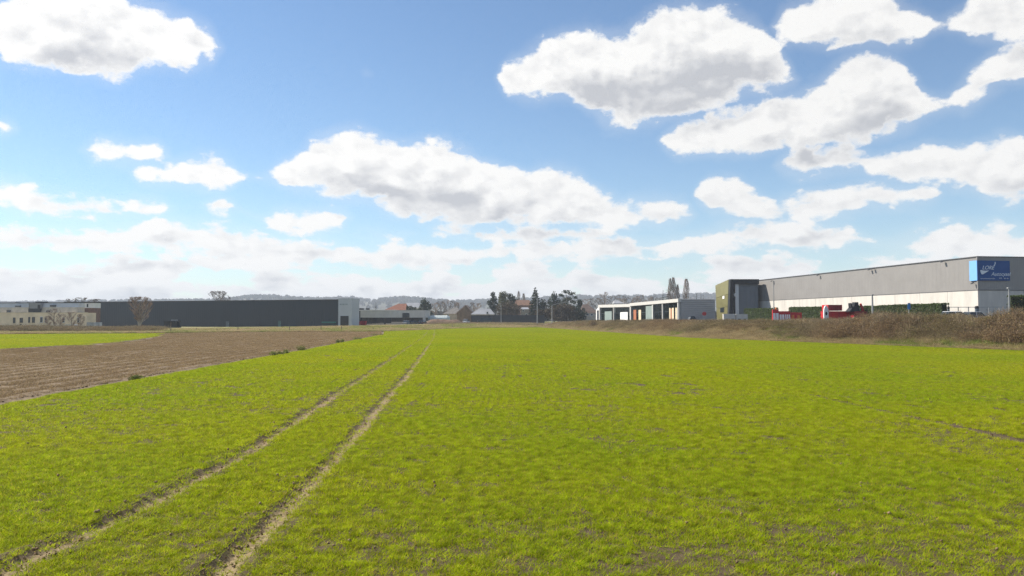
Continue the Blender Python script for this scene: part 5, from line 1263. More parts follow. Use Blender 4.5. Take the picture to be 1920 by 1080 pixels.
# black shed, white tarpaulin and panels on the left
def black_shed():
    Y0 = 225.0; z0 = 0.02; x0, x1 = Xat(309, Y0), Xat(332, Y0); t = thing('black_shed', 'small black open shelter on skids before the charcoal warehouse', 'shed', (x0, Y0, z0), 0); w_ = x1 - x0; h = Zat(601.5, Y0) - z0
    MB().box(-0.25, w_ + 0.1, -0.3, 2.8, h - 0.28, h).build('roof', M_DARK, t); MB().box(0, w_, 2.3, 2.5, 0.3, h - 0.29).build('back_wall', M_DARK, t)
    for x in (0.1, w_ * 0.35, w_ * 0.68, w_ - 0.1): MB().box(x - 0.1, x + 0.1, -0.05, 0.15, 0.3, h - 0.29).build('post', M_DARK, t)
    MB().box(0.05, w_ * 0.34, 0.0, 0.05, 0.31, h - 0.3).build('side_screen', M_DARK, t); MB().box(w_ * 0.7, w_ - 0.05, 0.0, 0.05, 0.31, h - 0.3).build('side_screen', M_DARK, t)
    MB().box(-0.3, w_ + 0.3, -0.3, 2.6, 0.05, 0.3).build('skid', M_SLATE, t); MB().box(w_ * 0.5, w_ * 0.9, 0.4, 1.8, h + 0.005, h + 0.35).build('roof_box', M_PALEROOF, t)
black_shed()
def arched_tarp():
    Y0 = 196.0; x0, x1 = Xat(121.5, Y0), Xat(140, Y0); t = thing('tarpaulin_van', 'white tarpaulin-covered trailer before the beige terrace', 'trailer', (x0, Y0, 0.02), 0); w_ = x1 - x0; h = Zat(608, Y0) - 0.02
    MB().prism([(0, 0.4), (w_, 0.4), (w_, h - 0.15), (w_ - 0.2, h), (0.5, h), (0.12, h * 0.8), (0, h * 0.6)], 0, 1.9).build('cover', mat('tarpaulin', (0.55, 0.53, 0.50), 0.7, 0.15), t)
    MB().box(0.05, w_ - 0.05, 0.05, 1.85, 0.3, 0.4).build('deck', M_DARK, t)
    for x in (0.5, w_ - 0.5): wheel(t, x, 0.1, 0.3, 0.3, 0.2); wheel(t, x, 1.8, 0.3, 0.3, 0.2)
arched_tarp()
def printed_hoarding():
    Y0 = 199.0; f = Facade((Xat(164, Y0), Y0), (Xat(193, Y0), Y0), 0.02); t = f.root('hoarding', 'pale blue-white streaked hoarding panels at the end of the terrace', 'hoarding')
    h = f.z(178, 604.5); n = 5; pw = f.L / n
    for i in range(n): MB().box(i * pw + 0.03, (i + 1) * pw - 0.03, 0, 0.06, 0.1, h).build('panel', mat('streaked_panel_%d' % (i % 2), ((0.46, 0.48, 0.52), (0.36, 0.40, 0.44))[i % 2], 0.6, 0.25, 1.2), t)
    for i in range(n + 1): MB().box(i * pw - 0.04, i * pw + 0.02, 0.07, 0.14, 0, h).build('post', M_DARK, t)
printed_hoarding()

# posts of a broken fence along the verge
M_POST = mat('weathered_wood', (0.16, 0.13, 0.10), 0.9, 0.3, 4.0)
for kp, (px, py_t, py_b) in enumerate(sorted(((369, 614.5, 622), (408, 616, 622), (447, 612.5, 622), (488, 616.5, 622), (543.5, 611, 621.5), (587, 616.5, 621.5), (602.5, 611.5, 621.5), (848, 607.5, 616), (321.5, 603, 624), (641, 611, 620.5), (700, 613.5, 620)))):
    g = G(px, py_b); z0 = float(verge_z(np.array(g.x), np.array(g.y + 2))) + 0.02; Y0 = g.y + 2
    t = thing('fence_post', 'weathered wooden post in the rough verge, %s from the left' % ORD[kp], 'post', (Xat(px, Y0), Y0, z0), R.random(), 'posts along the verge')
    h = max(0.5, Zat(py_t, Y0) - z0)
    MB().tube([(0, 0, -0.1), (0.02, 0, h * 0.6), (0.03, 0.01, h)], [0.075, 0.07, 0.06], 6).build('shaft', M_POST, t)

# ------------------------------------------------------------------ trees
M_TWIG = mat('grey_twig', (0.20, 0.165, 0.14), 0.9, 0.25, 0.5, island=0.25); M_TWIGR = mat('reddish_twig', (0.34, 0.25, 0.19), 0.9, 0.25, 0.5, island=0.25)
M_BARKP = mat('pale_bark', (0.46, 0.40, 0.30), 0.9, 0.25, 2.0)
M_FIR = mat('fir_needles', (0.030, 0.045, 0.022), 0.7, 0.35, 0.4, translucent=0.2, island=0.45); M_PINE = mat('pine_needles', (0.045, 0.062, 0.030), 0.7, 0.35, 0.4, translucent=0.2, island=0.45)
M_OLIVE = mat('olive_leaf', (0.095, 0.095, 0.03), 0.7, 0.3, 0.4, translucent=0.3, island=0.4); M_THICK = mat('thicket_leaf', (0.085, 0.062, 0.038), 0.8, 0.3, 0.4, translucent=0.2, island=0.4)

def ribbons(r, p0, p1, w0, w1):
    """flat tapering twigs between p0 and p1 (n,3)"""
    d = p1 - p0; a = np.cross(d, r.normal(0, 1, d.shape)); a /= (np.linalg.norm(a, axis=1)[:, None] + 1e-9)
    v = np.stack([p0 - a * w0[:, None], p0 + a * w0[:, None], p1 + a * w1[:, None], p1 - a * w1[:, None]], 1)
    return v.reshape(-1, 3), np.arange(4 * len(p0)).reshape(-1, 4)
def bare_tree(label, px, Y, z0, top_py, w_px, seed, stems=1, up=0.9, n1=16, bark=None, twig=None, group=None, name='bare_tree', fan=0.0, clear=0.22, tw=1.0, thick=0.020):
    r = np.random.default_rng(seed); rr = random.Random(seed)
    t = thing(name, label, 'tree', (Xat(px, Y), Y, z0), 0, group); h = Zat(top_py, Y) - z0; w_ = w_px / F * Y / 2
    mb = MB(); seg0, seg1, W0, W1 = [], [], [], []
    for s in range(stems):
        az = 2 * math.pi * s / max(1, stems) + rr.random(); fx = (s / max(1, stems - 1) - 0.5) * 2 if stems > 1 else 0
        tipx = fx * fan * w_ + rr.uniform(-.1, .1) * w_; tipy = rr.uniform(-.3, .3) * w_ * 0.5; hh = h * (1 - 0.25 * abs(fx) * rr.random())
        pts = [Vector((tipx * q ** 1.1 + rr.uniform(-.04, .04) * w_ * (q > 0), tipy * q, hh * q * 0.97)) for q in (0, 0.15, 0.35, 0.55, 0.75, 0.9, 1.0)]
        r0 = h * (thick if stems == 1 else 0.021); mb.tube(pts, [max(0.012, r0 * (1 - 0.95 * q)) for q in (0, 0.15, 0.35, 0.55, 0.75, 0.9, 1.0)], 6)
        for b in range(n1):
            q = clear + (0.97 - clear) * (b + rr.random()) / n1; k = min(5, int(q * 6)); base = pts[0].lerp(pts[-1], q)
            for i in range(len(pts) - 1):
                if pts[i].z <= q * hh * 0.97 <= pts[i + 1].z: base = pts[i].lerp(pts[i + 1], (q * hh * .97 - pts[i].z) / max(1e-6, pts[i + 1].z - pts[i].z))
            env = max(0.12, math.sin(math.pi * min(1, max(0, (q - clear * 0.5) / (1.08 - clear * 0.5)))) ** 0.7); a = rr.uniform(0, 2 * math.pi)
            ln = w_ * env * rr.uniform(0.6, 1.05) * (1.0 if stems == 1 else 0.6); ln = min(ln, ((hh - base.z) * 0.8 + 0.05 * h) / (up * 0.9))
            end = base + Vector((math.cos(a) * ln, math.sin(a) * ln, ln * up * rr.uniform(0.6, 1.2))); end.z = min(end.z, h * 1.0)
            mid = base.lerp(end, 0.5) - Vector((0, 0, ln * 0.08)); br = max(0.01, r0 * 0.35 * (1 - q * 0.7))
            mb.tube([base, mid, end], [br, br * .6, br * .2], 3)
            for c in range(7):
                u = 0.25 + 0.75 * (c + rr.random()) / 7; b2 = (base.lerp(mid, u * 2) if u < .5 else mid.lerp(end, u * 2 - 1)); a2 = a + rr.uniform(-1.3, 1.3); l2 = ln * rr.uniform(0.25, 0.5)
                e2 = b2 + Vector((math.cos(a2) * l2, math.sin(a2) * l2, l2 * up * rr.uniform(0.5, 1.5))); e2.z = min(e2.z, h * 1.02)
                seg0.append(b2); seg1.append(e2); W0.append(0.022 * tw); W1.append(0.012 * tw)
                for e in range(10):
                    u2 = rr.uniform(0.2, 1); b3 = b2.lerp(e2, u2); a3 = a2 + rr.uniform(-1.5, 1.5); l3 = max(0.25, l2 * rr.uniform(0.25, 0.6)); e3 = b3 + Vector((math.cos(a3) * l3, math.sin(a3) * l3, l3 * up * rr.uniform(0.3, 1.8))); e3.z = min(e3.z, h * 1.04)
                    seg0.append(b3); seg1.append(e3); W0.append(0.016 * tw); W1.append(0.008 * tw)
    mb.build('trunk', bark or M_WOOD, t)
    s0, s1 = np.array(seg0), np.array(seg1)
    for A in (s0, s1):
        A[:, 2] = np.where(A[:, 2] > 0.9 * h, 0.9 * h + (A[:, 2] - 0.9 * h) * 0.45, A[:, 2]); q_ = np.clip(A[:, 2] / h, 0, 1)
        env = np.minimum(1, (1.02 - q_) / 0.42) ** 0.7 * np.minimum(1, q_ / 0.12) ** 0.5 if up > 2 else np.sqrt(np.clip(1 - ((q_ - 0.56) / 0.47) ** 2, 0.03, 1))
        rad = np.hypot(A[:, 0], A[:, 1]); lim = w_ * env * (0.9 + 0.35 * vnoise(A[:, 0] * 3 / w_ + 7, A[:, 2] * 14 / h, seed)); k = np.where(rad > lim, lim / (rad + 1e-6), 1); A[:, 0] *= k; A[:, 1] *= k
    v, q = ribbons(r, s0, s1, np.array(W0), np.array(W1))
    link('crown', npmesh('crown', v, q, twig or M_TWIG), t)
    return t
def conifer(label, px, Y, z0, top_py, w_px, seed, m=None, group=None, clear=0.06, power=0.85, n=1500, name='conifer', ragged=0.3):
    r = np.random.default_rng(seed); t = thing(name, label, 'tree', (Xat(px, Y), Y, z0), 0, group); h = Zat(top_py, Y) - z0; w_ = w_px / F * Y / 2
    MB().tube([(0, 0, 0), (0, 0, h * 0.5), (0, 0, h * 0.97)], [h * .02, h * .012, 0.02], 6).build('trunk', M_WOOD, t)
    q = clear + (1 - clear) * (1 - np.sqrt(r.random(n)))  # more near the ground
    lv = np.floor(q * 15) / 15 + r.random(n) * 0.045
    az = r.random(n) * 6.283; lump = 1 - ragged + ragged * 2 * vnoise(az * 1.3, lv * 9, seed)
    rad = w_ * np.maximum(0.05, (1 - lv)) ** power * lump * np.sqrt(r.random(n) * 0.8 + 0.2) * (0.8 + 0.4 * r.random(n))
    c = np.stack([np.cos(az) * rad, np.sin(az) * rad, np.clip(lv, 0, 0.985) * h - rad * 0.18], 1)
    v, f = leaf_quads(r, c, max(0.35, w_ * 0.26), 0.5, 0.8); link('crown', npmesh('crown', v, f, m or M_FIR), t); return t
def broad_tree(label, px, Y, z0, top_py, w_px, seed, blobs, m, group=None, n=2200, name='evergreen_tree', leaf=0.55, trunkm=None):
    """blobs: (x, z, rx, rz) in units of half width and height"""
    r = np.random.default_rng(seed); t = thing(name, label, 'tree', (Xat(px, Y), Y, z0), 0, group); h = Zat(top_py, Y) - z0; w_ = w_px / F * Y / 2
    mb = MB(); mb.tube([(0, 0, 0), (0.02 * w_, 0, h * 0.4), (0, 0, h * 0.85)], [h * .022, h * .015, h * .005], 6)
    cs = []; tot = sum(b[2] * b[3] for b in blobs)
    for (bx, bz, rx, rz) in blobs:
        k = int(n * rx * rz / tot); d = r.normal(0, 1, (k, 3)); d /= np.linalg.norm(d, axis=1)[:, None]; rad = r.random(k) ** 0.45 * (0.75 + 0.45 * vnoise(d[:, 0] * 3 + 9, d[:, 2] * 3 + 9, seed))
        by = r.uniform(-.35, .35) * w_
        c = d * rad[:, None] * np.array([rx * w_, rx * w_, rz * h]) + np.array([bx * w_, by, bz * h]); cs.append(c)
        mb.tube([(0, 0, h * min(0.55, bz * 0.7)), (bx * w_ * .6, by * .6, h * bz * 0.9), (bx * w_, by, bz * h)], [h * .008, h * .006, 0.02], 4)
    mb.build('trunk', trunkm or M_WOOD, t)
    c = np.concatenate(cs); c[:, 2] = np.maximum(c[:, 2], 0.1)
    v, f = leaf_quads(r, c, leaf, 0.7, 0.2); link('crown', npmesh('crown', v, f, m), t); return t

# single trees on the left
bare_tree('many-stemmed bare tree with pale trunks before the charcoal warehouse', 263, 188, 0.02, 554, 52, 1, stems=5, up=1.1, n1=15, bark=M_BARKP, twig=M_TWIGR, fan=0.62, tw=1.05)
bare_tree('round bare tree crown showing above the charcoal warehouse roof', 410, 335, 0, 543.5, 44, 2, up=0.9, n1=40, clear=0.3, tw=1.7)
for k, (px, tp, w_, lab) in enumerate(((133, 558.5, 26, 'bare treetop left of the three above the brick block roof'), (153, 555.5, 30, 'tallest bare treetop above the brick block roof'), (178, 558.5, 34, 'bare treetop above the corner of the charcoal warehouse'))):
    bare_tree(lab, px, 300, 0, tp, w_, 20 + k, up=1.0, n1=18, group='bare treetops behind the brick block', tw=2.0)
for k, (px, tp, w_, lab) in enumerate(((103, 577, 22, 'bare sapling before the middle of the beige terrace'), (115, 588, 18, 'short bushy sapling next to the tallest sapling'), (136, 584, 24, 'bare sapling behind the white trailer'), (152, 588, 16, 'bare sapling at the right end of the beige terrace'), (91, 592, 14, 'smallest bare sapling before the pale windows'))):
    bare_tree(lab, px, 192 + k, 0.02, tp, w_, 40 + k, up=1.0, n1=20, clear=0.1, twig=M_TWIGR, group='saplings before the beige terrace', name='sapling', tw=0.75)

# middle: evergreens and bare trees round the houses
broad_tree('broad dark evergreen at the right end of the low depot', 797, 330, 0.6, 557.5, 34, 61, [(-0.1, .80, .5, .2), (.3, .66, .6, .2), (-.35, .55, .6, .2), (.1, .36, .85, .25), (-.5, .25, .5, .2)], M_FIR)
broad_tree('low dark shrub behind the depot roof', 772, 336, 0.6, 571, 26, 62, [(-.3, .7, .6, .28), (.4, .6, .6, .3)], M_FIR, name='evergreen_shrub', n=900)
broad_tree('tall narrow dark pine at the left of the tree group', 924, 335, 1.0, 546, 28, 63, [(0.0, .88, .34, .12), (.15, .72, .5, .14), (-.35, .62, .5, .12), (.35, .5, .6, .16), (-.2, .42, .6, .15), (0, .25, .6, .18)], M_FIR, n=2000)
broad_tree('olive green evergreen with upright top, left of a darker one', 944, 332, 1.0, 544.5, 26, 64, [(-.3, .82, .45, .16), (.2, .86, .4, .13), (0, .62, .8, .2), (.1, .35, .9, .25)], M_OLIVE, n=1900)
broad_tree('dark green evergreen with bushy top, right of the olive one', 958, 338, 1.0, 548, 26, 65, [(-.2, .86, .6, .13), (.4, .78, .6, .12), (0, .6, .8, .2), (.1, .35, .9, .22)], M_FIR, n=1800)
broad_tree('wide brown thicket under the two evergreens', 952, 318, 1.0, 566, 56, 66, [(-.4, .6, .5, .35), (.1, .7, .5, .3), (.55, .6, .45, .3), (0, .3, .9, .3)], M_THICK, name='thicket', n=2400)
conifer('tall pointed conifer, the highest tree of the middle group', 1003.5, 322, 1.0, 537.5, 30, 67, M_FIR, power=0.7, n=2300, ragged=0.42)
broad_tree('dark green shrub right of the pointed conifer', 1018, 320, 1.0, 558.5, 26, 68, [(0, .7, .7, .28), (.2, .4, .9, .35)], M_FIR, name='evergreen_shrub', n=1200)
broad_tree('rounded dark conifer left of the open-crowned pine', 1039, 318, 1.1, 546.5, 34, 69, [(0, .84, .42, .15), (-.3, .64, .6, .18), (.3, .6, .65, .2), (0, .35, .95, .28)], M_FIR, n=2200)
broad_tree('open-crowned pine with gaps between its foliage plates', 1063, 316, 1.1, 543, 42, 70, [(-.1, .93, .45, .055), (.45, .88, .4, .06), (-.55, .82, .35, .06), (.75, .76, .28, .05), (.15, .72, .4, .07), (.6, .62, .35, .06), (-.3, .6, .5, .12), (.1, .4, .7, .16)], M_PINE, n=1500, name='pine_tree')
broad_tree('dark columnar evergreen right of the open-crowned pine', 1087, 312, 1.1, 560, 20, 71, [(0, .8, .55, .2), (0, .45, .8, .35)], M_FIR, n=1200)
broad_tree('brown leafless-looking thicket behind the curved lamp post', 1056, 292, 1.1, 569, 52, 72, [(-.55, .55, .45, .35), (-.05, .72, .5, .28), (.45, .65, .5, .3), (0, .3, .95, .3)], M_THICK, name='thicket', n=2600)
broad_tree('very dark evergreen mass at the left end of the pavilion road', 1083, 296, 1.1, 572, 40, 73, [(-.3, .7, .5, .3), (.3, .5, .6, .4), (0, .3, .9, .3)], M_FIR, name='evergreen_shrub', n=1600)
broad_tree('brown thicket at the foot of the pointed conifer', 1020, 300, 1.1, 575, 40, 74, [(-.4, .5, .5, .4), (.4, .6, .5, .35)], M_THICK, name='thicket', n=1300)
for k, (px, tp, w_) in enumerate(((972.5, 543.5, 9), (981.5, 548, 10))):
    bare_tree(('faint tall bare poplar behind the cream house, left of two', 'faint tall bare poplar behind the cream house, right of two')[k], px, 520, 0, tp, w_, 80 + k, up=3.0, n1=50, clear=0.1, thick=0.007, twig=M_TWIGR, name='poplar_tree', group='poplars behind the cream house', tw=1.6)
for k, (px, tp, w_, lab) in enumerate(((1256.5, 518.5, 11, 'tall bare poplar, left of the close pair behind the pavilion'), (1262.5, 516.5, 13, 'tallest bare poplar, right of the close pair behind the pavilion'), (1270.5, 530, 8.5, 'short slim bare poplar right of the tall pair'), (1287, 519.5, 15, 'bare poplar standing alone behind the grey end wall'))):
    bare_tree(lab, px, 400, 1.0, tp, w_, 90 + k, up=3.2, n1=70, clear=0.06, thick=0.007, twig=M_TWIGR, name='poplar_tree', group='poplars behind the pavilion', tw=1.3)
for k, (px, tp, w_, lab) in enumerate(((1243, 542.5, 11, 'narrow dark conifer, left of a pair behind the pavilion'), (1250.5, 540.5, 15, 'narrow dark conifer, right of a pair behind the pavilion'), (1306, 546, 11, 'small pointed dark conifer above the grey end wall'), (1314, 549.5, 7, 'small dark conifer, leftmost of a low pair above the end wall'), (1318.5, 551.5, 8, 'lowest dark conifer above the grey end wall'))):
    conifer(lab, px, 380, 1.0, tp, w_, 110 + k, M_FIR, power=0.45 if k < 2 else 0.8, n=900, group='conifers behind the pavilion')
conifer('thin dark conifer standing alone against the far hills', 705, 440, 0, 566, 5, 130, M_FIR, power=0.6, n=400)
# grey-brown wood behind the pavilion and behind the depot: one tree each
GW = 'bare trees of the wood behind the pavilion'
for k, (px, tp, w_) in enumerate(sorted(((1098, 559, 22), (1112, 557, 22), (1132, 545, 24), (1146, 553, 20), (1158, 551, 22), (1171, 552, 20), (1183, 556, 20), (1194, 553, 22), (1206, 550.5, 24), (1217, 554, 20), (1226, 552, 20), (1236, 555, 20), (1122, 556, 22), (1164, 557, 24), (1200, 557, 24)))):
    bare_tree('grey-brown bare tree in the wood behind the pavilion, %s from the left' % ORD[k], px, 430 + 14 * (k % 3), 0.8, tp, w_, 140 + k, up=0.9, n1=26, clear=0.12, twig=M_TWIG if k % 3 else M_TWIGR, group=GW, tw=2.2)
GD = 'bare trees of the wood behind the depot'
for k, (px, tp, w_) in enumerate(((816, 566, 18), (826, 563, 22), (838, 561.5, 22), (849, 562, 20), (860, 565, 20), (884, 565, 18), (895, 567, 20))):
    bare_tree('grey-brown bare tree in the wood behind the white tunnel, %s from the left' % ORD[k], px, 420 + 12 * (k % 3), 0.6, tp, w_, 170 + k, up=0.9, n1=26, clear=0.12, twig=M_TWIG if k % 2 else M_TWIGR, group=GD, tw=2.2)

# ------------------------------------------------------------------ far hills with woods
HP = ([-900, -200, 0, 17, 120, 300, 430, 455, 478, 505, 545, 580, 610, 640, 655, 668, 676, 725, 736, 785, 800, 850, 905, 930, 985, 1080, 1110, 1150, 1200, 1260, 1345, 1500, 1800, 2200, 3000],
      [566, 566, 569, 570, 568, 566, 563.5, 559.5, 557, 556.5, 557.5, 560, 562, 560.5, 559, 560.5, 563.5, 563.5, 560.5, 560.5, 563, 566, 564.5, 563, 562, 557, 559, 558, 557, 555, 554, 552, 552, 556, 560])
hp = np.linspace(-900, 3000, 260); yh = np.array([1250, 1500, 1800, 2100, 2350, 2500, 2700, 3300.]); Zr = np.array([Zat(np.interp(p, HP[0], HP[1]) + 2.0, 2500) for p in hp])
prof = np.array([0.0, 0.10, 0.35, 0.68, 0.92, 1.0, 0.95, 0.5])
Xh = np.repeat(((hp - 960) / F * 2500)[None, :], 8, 0) * (0.45 + 0.55 * (yh[:, None] / 2500)); Yh = np.repeat(yh[:, None], len(hp), 1)
Zh = prof[:, None] * Zr[None, :] + (prof[:, None] * 8) * (fbm(Xh / 160, Yh / 160, 3, 5) - .5) - 0.2
M_HILL = mat('hill_land', (0.075, 0.085, 0.05), 0.95, 0.4, 0.006, color2=(0.05, 0.045, 0.035))
grid_sheet('hills', Xh, Yh, Zh, M_HILL)
wood_protos = []
for k in range(5):
    r_ = np.random.default_rng(500 + k); d = r_.normal(0, 1, (60, 3)); d /= np.linalg.norm(d, axis=1)[:, None]; d[:, 2] = np.abs(d[:, 2])
    v, f = leaf_quads(r_, d * np.array([4.2, 4.2, 6.5]) * (0.75 + 0.4 * r_.random((60, 1))) + np.array([0, 0, 3.0]), 5.0, 0.8, 0.3)
    wood_protos.append(npmesh('wood_crown', v, f, mat('far_wood_%d' % (k % 3), ((0.085, 0.076, 0.062), (0.070, 0.076, 0.056), (0.10, 0.085, 0.068))[k % 3], 0.95, 0.25, 0.02)))
WOODS = proto_collection('wood_clump', wood_protos)
n = 9000; iu = rng.random(n) * (len(hp) - 1); iv = np.clip(2.0 + rng.random(n) ** 0.6 * 3.6, 0, 6.9); i0 = iu.astype(int); j0 = iv.astype(int); fu = iu - i0; fv = iv - j0
def bil(A): return (A[j0, i0] * (1 - fu) + A[j0, i0 + 1] * fu) * (1 - fv) + (A[j0 + 1, i0] * (1 - fu) + A[j0 + 1, i0 + 1] * fu) * fv
wp = np.stack([bil(Xh), bil(Yh), bil(Zh) - 1.0], 1); dens = fbm(wp[:, 0] / 140, wp[:, 1] / 110, 3, 15)
wp = wp[(dens > 0.40) & (np.abs(wp[:, 0]) < wp[:, 1] * 0.75)]; n = len(wp); s_ = 0.75 + 0.6 * rng.random(n)
scatter('far_wood', wp, np.stack([np.zeros(n), np.zeros(n), rng.random(n) * 6.28], 1), np.stack([s_, s_, s_], 1), rng.integers(0, 5, n), WOODS, 'bare grey woods covering the far hills', 'wood')
# a nearer belt of woodland on the plain before the hills
n = 2600; py_ = 520 + 480 * rng.random(n); pp = -300 + 2500 * rng.random(n); wp = np.stack([(pp - 960) / F * py_, py_, np.zeros(n)], 1)
keep = (fbm(wp[:, 0] / 60, wp[:, 1] / 90, 3, 25) > 0.5); wp = wp[keep]; n = len(wp); s_ = 0.55 + 0.35 * rng.random(n)
scatter('plain_wood', wp, np.stack([np.zeros(n), np.zeros(n), rng.random(n) * 6.28], 1), np.stack([s_, s_, s_], 1), rng.integers(0, 5, n), WOODS, 'scattered grey-brown woodland on the plain before the hills', 'wood')

# ------------------------------------------------------------------ brambles, dry grass and weeds
def cane_clump(seed, n, h, spread, w_, arch, m, leaves=0, lm=None, leaf=0.07):
    r = np.random.default_rng(seed); b = np.stack([r.normal(0, spread * .5, n), r.normal(0, spread * .5, n), np.zeros(n)], 1); az = r.random(n) * 6.283; hh = h * (0.5 + 0.6 * r.random(n)); out = spread * arch * r.random(n)
    pts = [b]; d = np.stack([np.cos(az), np.sin(az), np.zeros(n)], 1)
    for q in (0.35, 0.7, 1.0): pts.append(b + d * (out * q ** 1.4)[:, None] + np.stack([np.zeros(n), np.zeros(n), hh * (q * 1.35 - 0.45 * q * q) / 0.9], 1) + r.normal(0, 0.03, (n, 3)))
    V, Q, o = [], [], 0
    for k in range(3):
        v, f = ribbons(r, pts[k], pts[k + 1], np.full(n, w_ * (1 - .25 * k)), np.full(n, w_ * (0.75 - .25 * k))); V.append(v); Q.append(f + o); o += len(v)
    # side shoots
    m_ = n * 3; i = r.integers(0, n, m_); u = r.random(m_)[:, None]; s0 = pts[1][i] * (1 - u) + pts[3][i] * u; s1 = s0 + r.normal(0, 0.16 * h, (m_, 3)) + np.array([0, 0, 0.07 * h]); v, f = ribbons(r, s0, s1, np.full(m_, w_ * .6), np.full(m_, w_ * .3)); V.append(v); Q.append(f + o); o += len(v)
    nq = sum(len(q) for q in Q)
    if leaves:
        i = r.integers(0, n, leaves); u = r.random(leaves)[:, None]; c = pts[0][i] * (1 - u) + pts[3][i] * u + r.normal(0, 0.12 * h, (leaves, 3)); c[:, 2] = np.abs(c[:, 2])
        v, f = leaf_quads(r, c, leaf, 0.7, 0.3); V.append(v); Q.append(f + o)
    me = npmesh('cane_clump', np.concatenate(V), np.concatenate(Q), m)
    if leaves:
        me.materials.append(lm); mi = np.zeros(len(me.polygons), dtype=np.int32); mi[nq:] = 1; me.polygons.foreach_set('material_index', mi)
    return me
M_CANE = mat('bramble_cane', (0.215, 0.148, 0.085), 0.85, 0.3, 0.5, island=0.35); M_CANE2 = mat('grey_cane', (0.29, 0.225, 0.14), 0.85, 0.3, 0.5, island=0.35)
M_DEADL = mat('dead_bramble_leaf', (0.27, 0.18, 0.088), 0.85, 0.35, 0.7, translucent=0.45, island=0.4); M_OLIVEL = mat('olive_bramble_leaf', (0.20, 0.165, 0.065), 0.8, 0.35, 0.7, translucent=0.45, island=0.4); M_GRNL = mat('weed_leaf', (0.19, 0.24, 0.04), 0.7, 0.3, 0.7, translucent=0.35, island=0.3)
bram = [cane_clump(600, 34, 1.0, 0.75, 0.009, 1.5, M_CANE, 260, M_DEADL), cane_clump(601, 34, 1.0, 0.75, 0.009, 1.5, M_CANE2, 220, M_DEADL), cane_clump(602, 34, 1.0, 0.75, 0.009, 1.5, M_CANE, 300, M_OLIVEL), cane_clump(603, 46, 1.1, 0.7, 0.008, 1.2, M_CANE2, 90, M_OLIVEL), cane_clump(604, 30, 1.0, 0.8, 0.009, 1.6, M_CANE, 320, M_DEADL)]
BRAM = proto_collection('bramble_clump', bram)
def grass_clump(seed, m, h=0.5, n=60, spread=0.16, lean=0.8, wd=0.012):
    v, q = blades(1, (0.01, 0.01), n, h * 0.4, h, wd, seg=2, lean=lean, seed=seed, spread=spread); return npmesh('grass_clump', v, q, m)
DRY = proto_collection('dry_grass_clump', [grass_clump(620, M_STRAW), grass_clump(621, M_STRAW, 0.6), grass_clump(622, mat('rough_grass', (0.27, 0.265, 0.07), 0.8, 0.3, 0.6, translucent=0.35, island=0.3), 0.4), grass_clump(623, M_GRNL, 0.35), grass_clump(624, M_STRAW, 0.45, 50, 0.2, 1.2)])

HB = ([0, 40, 60, 67, 69, 71.5, 74, 77, 80, 84, 87, 92, 110, 170, 250], [1.5, 1.5, 1.4, 1.2, 1.05, 0.9, 0.7, 0.85, 1.0, 1.2, 0.75, 0.52, 0.5, 0.45, 0.4])
n = 11000; yb_ = 50 + 190 * rng.random(n) ** 1.15; s = 1.5 + 8.0 * rng.random(n); gate = fbm(yb_ * 0.22, s * 0.3, 3, 35)
xb_ = edge(FOOT, yb_) + s
straw_gap = np.exp(-((yb_ - 99) / 5.0) ** 2) * (s < 4.5)                       # the straw-coloured gap in the brambles
keep = (s > 2.2 + 1.6 * (gate - 0.5) * 2) & (rng.random(n) > straw_gap) & (np.abs(xb_) < frustum_x(yb_, 6)) & ((gate > 0.24) | (s > 5))
xb_, yb_, s, gate = xb_[keep], yb_[keep], s[keep], gate[keep]; n = len(xb_)
hb = np.interp(yb_, HB[0], HB[1]) * np.interp(s, [1.5, 3.5, 6, 9.5], [0.55, 0.9, 1.0, 0.9]) * (0.25 + 1.45 * fbm(xb_ * 0.6, yb_ * 0.45, 2, 36)) * (0.85 + 0.3 * rng.random(n))
zb_ = bank_z(s, yb_) - 0.05; wd = np.clip(hb, 0.75, 1.3) * 1.15
hue = fbm(xb_ * 0.18, yb_ * 0.12, 3, 37) + rng.normal(0, .06, n); idx = np.where(hue < 0.45, 2, np.where(hue < 0.51, 3, np.where(hue < 0.55, 1, np.where(hue < 0.62, 0, 4))))
scatter('bramble_thicket', np.stack([xb_, yb_, zb_], 1), np.stack([rng.normal(0, .1, n), rng.normal(0, .1, n), rng.random(n) * 6.28], 1), np.stack([wd, wd, hb], 1), idx, BRAM, 'brown bramble thicket covering the bank along the right of the field', 'brambles')
n = 16000; yb_ = 45 + 192 * rng.random(n) ** 1.2; s = -0.15 + 6.0 * rng.random(n) ** 1.5; xb_ = edge(FOOT, yb_) + s; keep = np.abs(xb_) < frustum_x(yb_, 5); xb_, yb_, s = xb_[keep], yb_[keep], s[keep]; n = len(xb_)
hue = fbm(xb_ * 0.3 + 50, yb_ * 0.2, 3, 38) + rng.normal(0, .1, n); green = np.interp(yb_, [60, 85, 100], [0.12, 0.06, -0.1])
idx = np.where(hue < 0.36 + green, 3, np.where(hue < 0.46 + green, 2, rng.integers(0, 2, n))); idx = np.where((s < 0.5) & (rng.random(n) < .7), 4, idx); sz = 0.6 + 0.7 * rng.random(n)
scatter('bank_grass', np.stack([xb_, yb_, bank_z(np.maximum(s, 0), yb_)], 1), np.stack([rng.normal(0, .1, n), rng.normal(0, .1, n), rng.random(n) * 6.28], 1), np.stack([sz * 1.3, sz * 1.3, sz * np.interp(s, [0, 2, 6], [0.55, 1, 1.1])], 1), idx, DRY, 'straw-coloured dry grass and green weeds at the foot of the bank', 'grass')
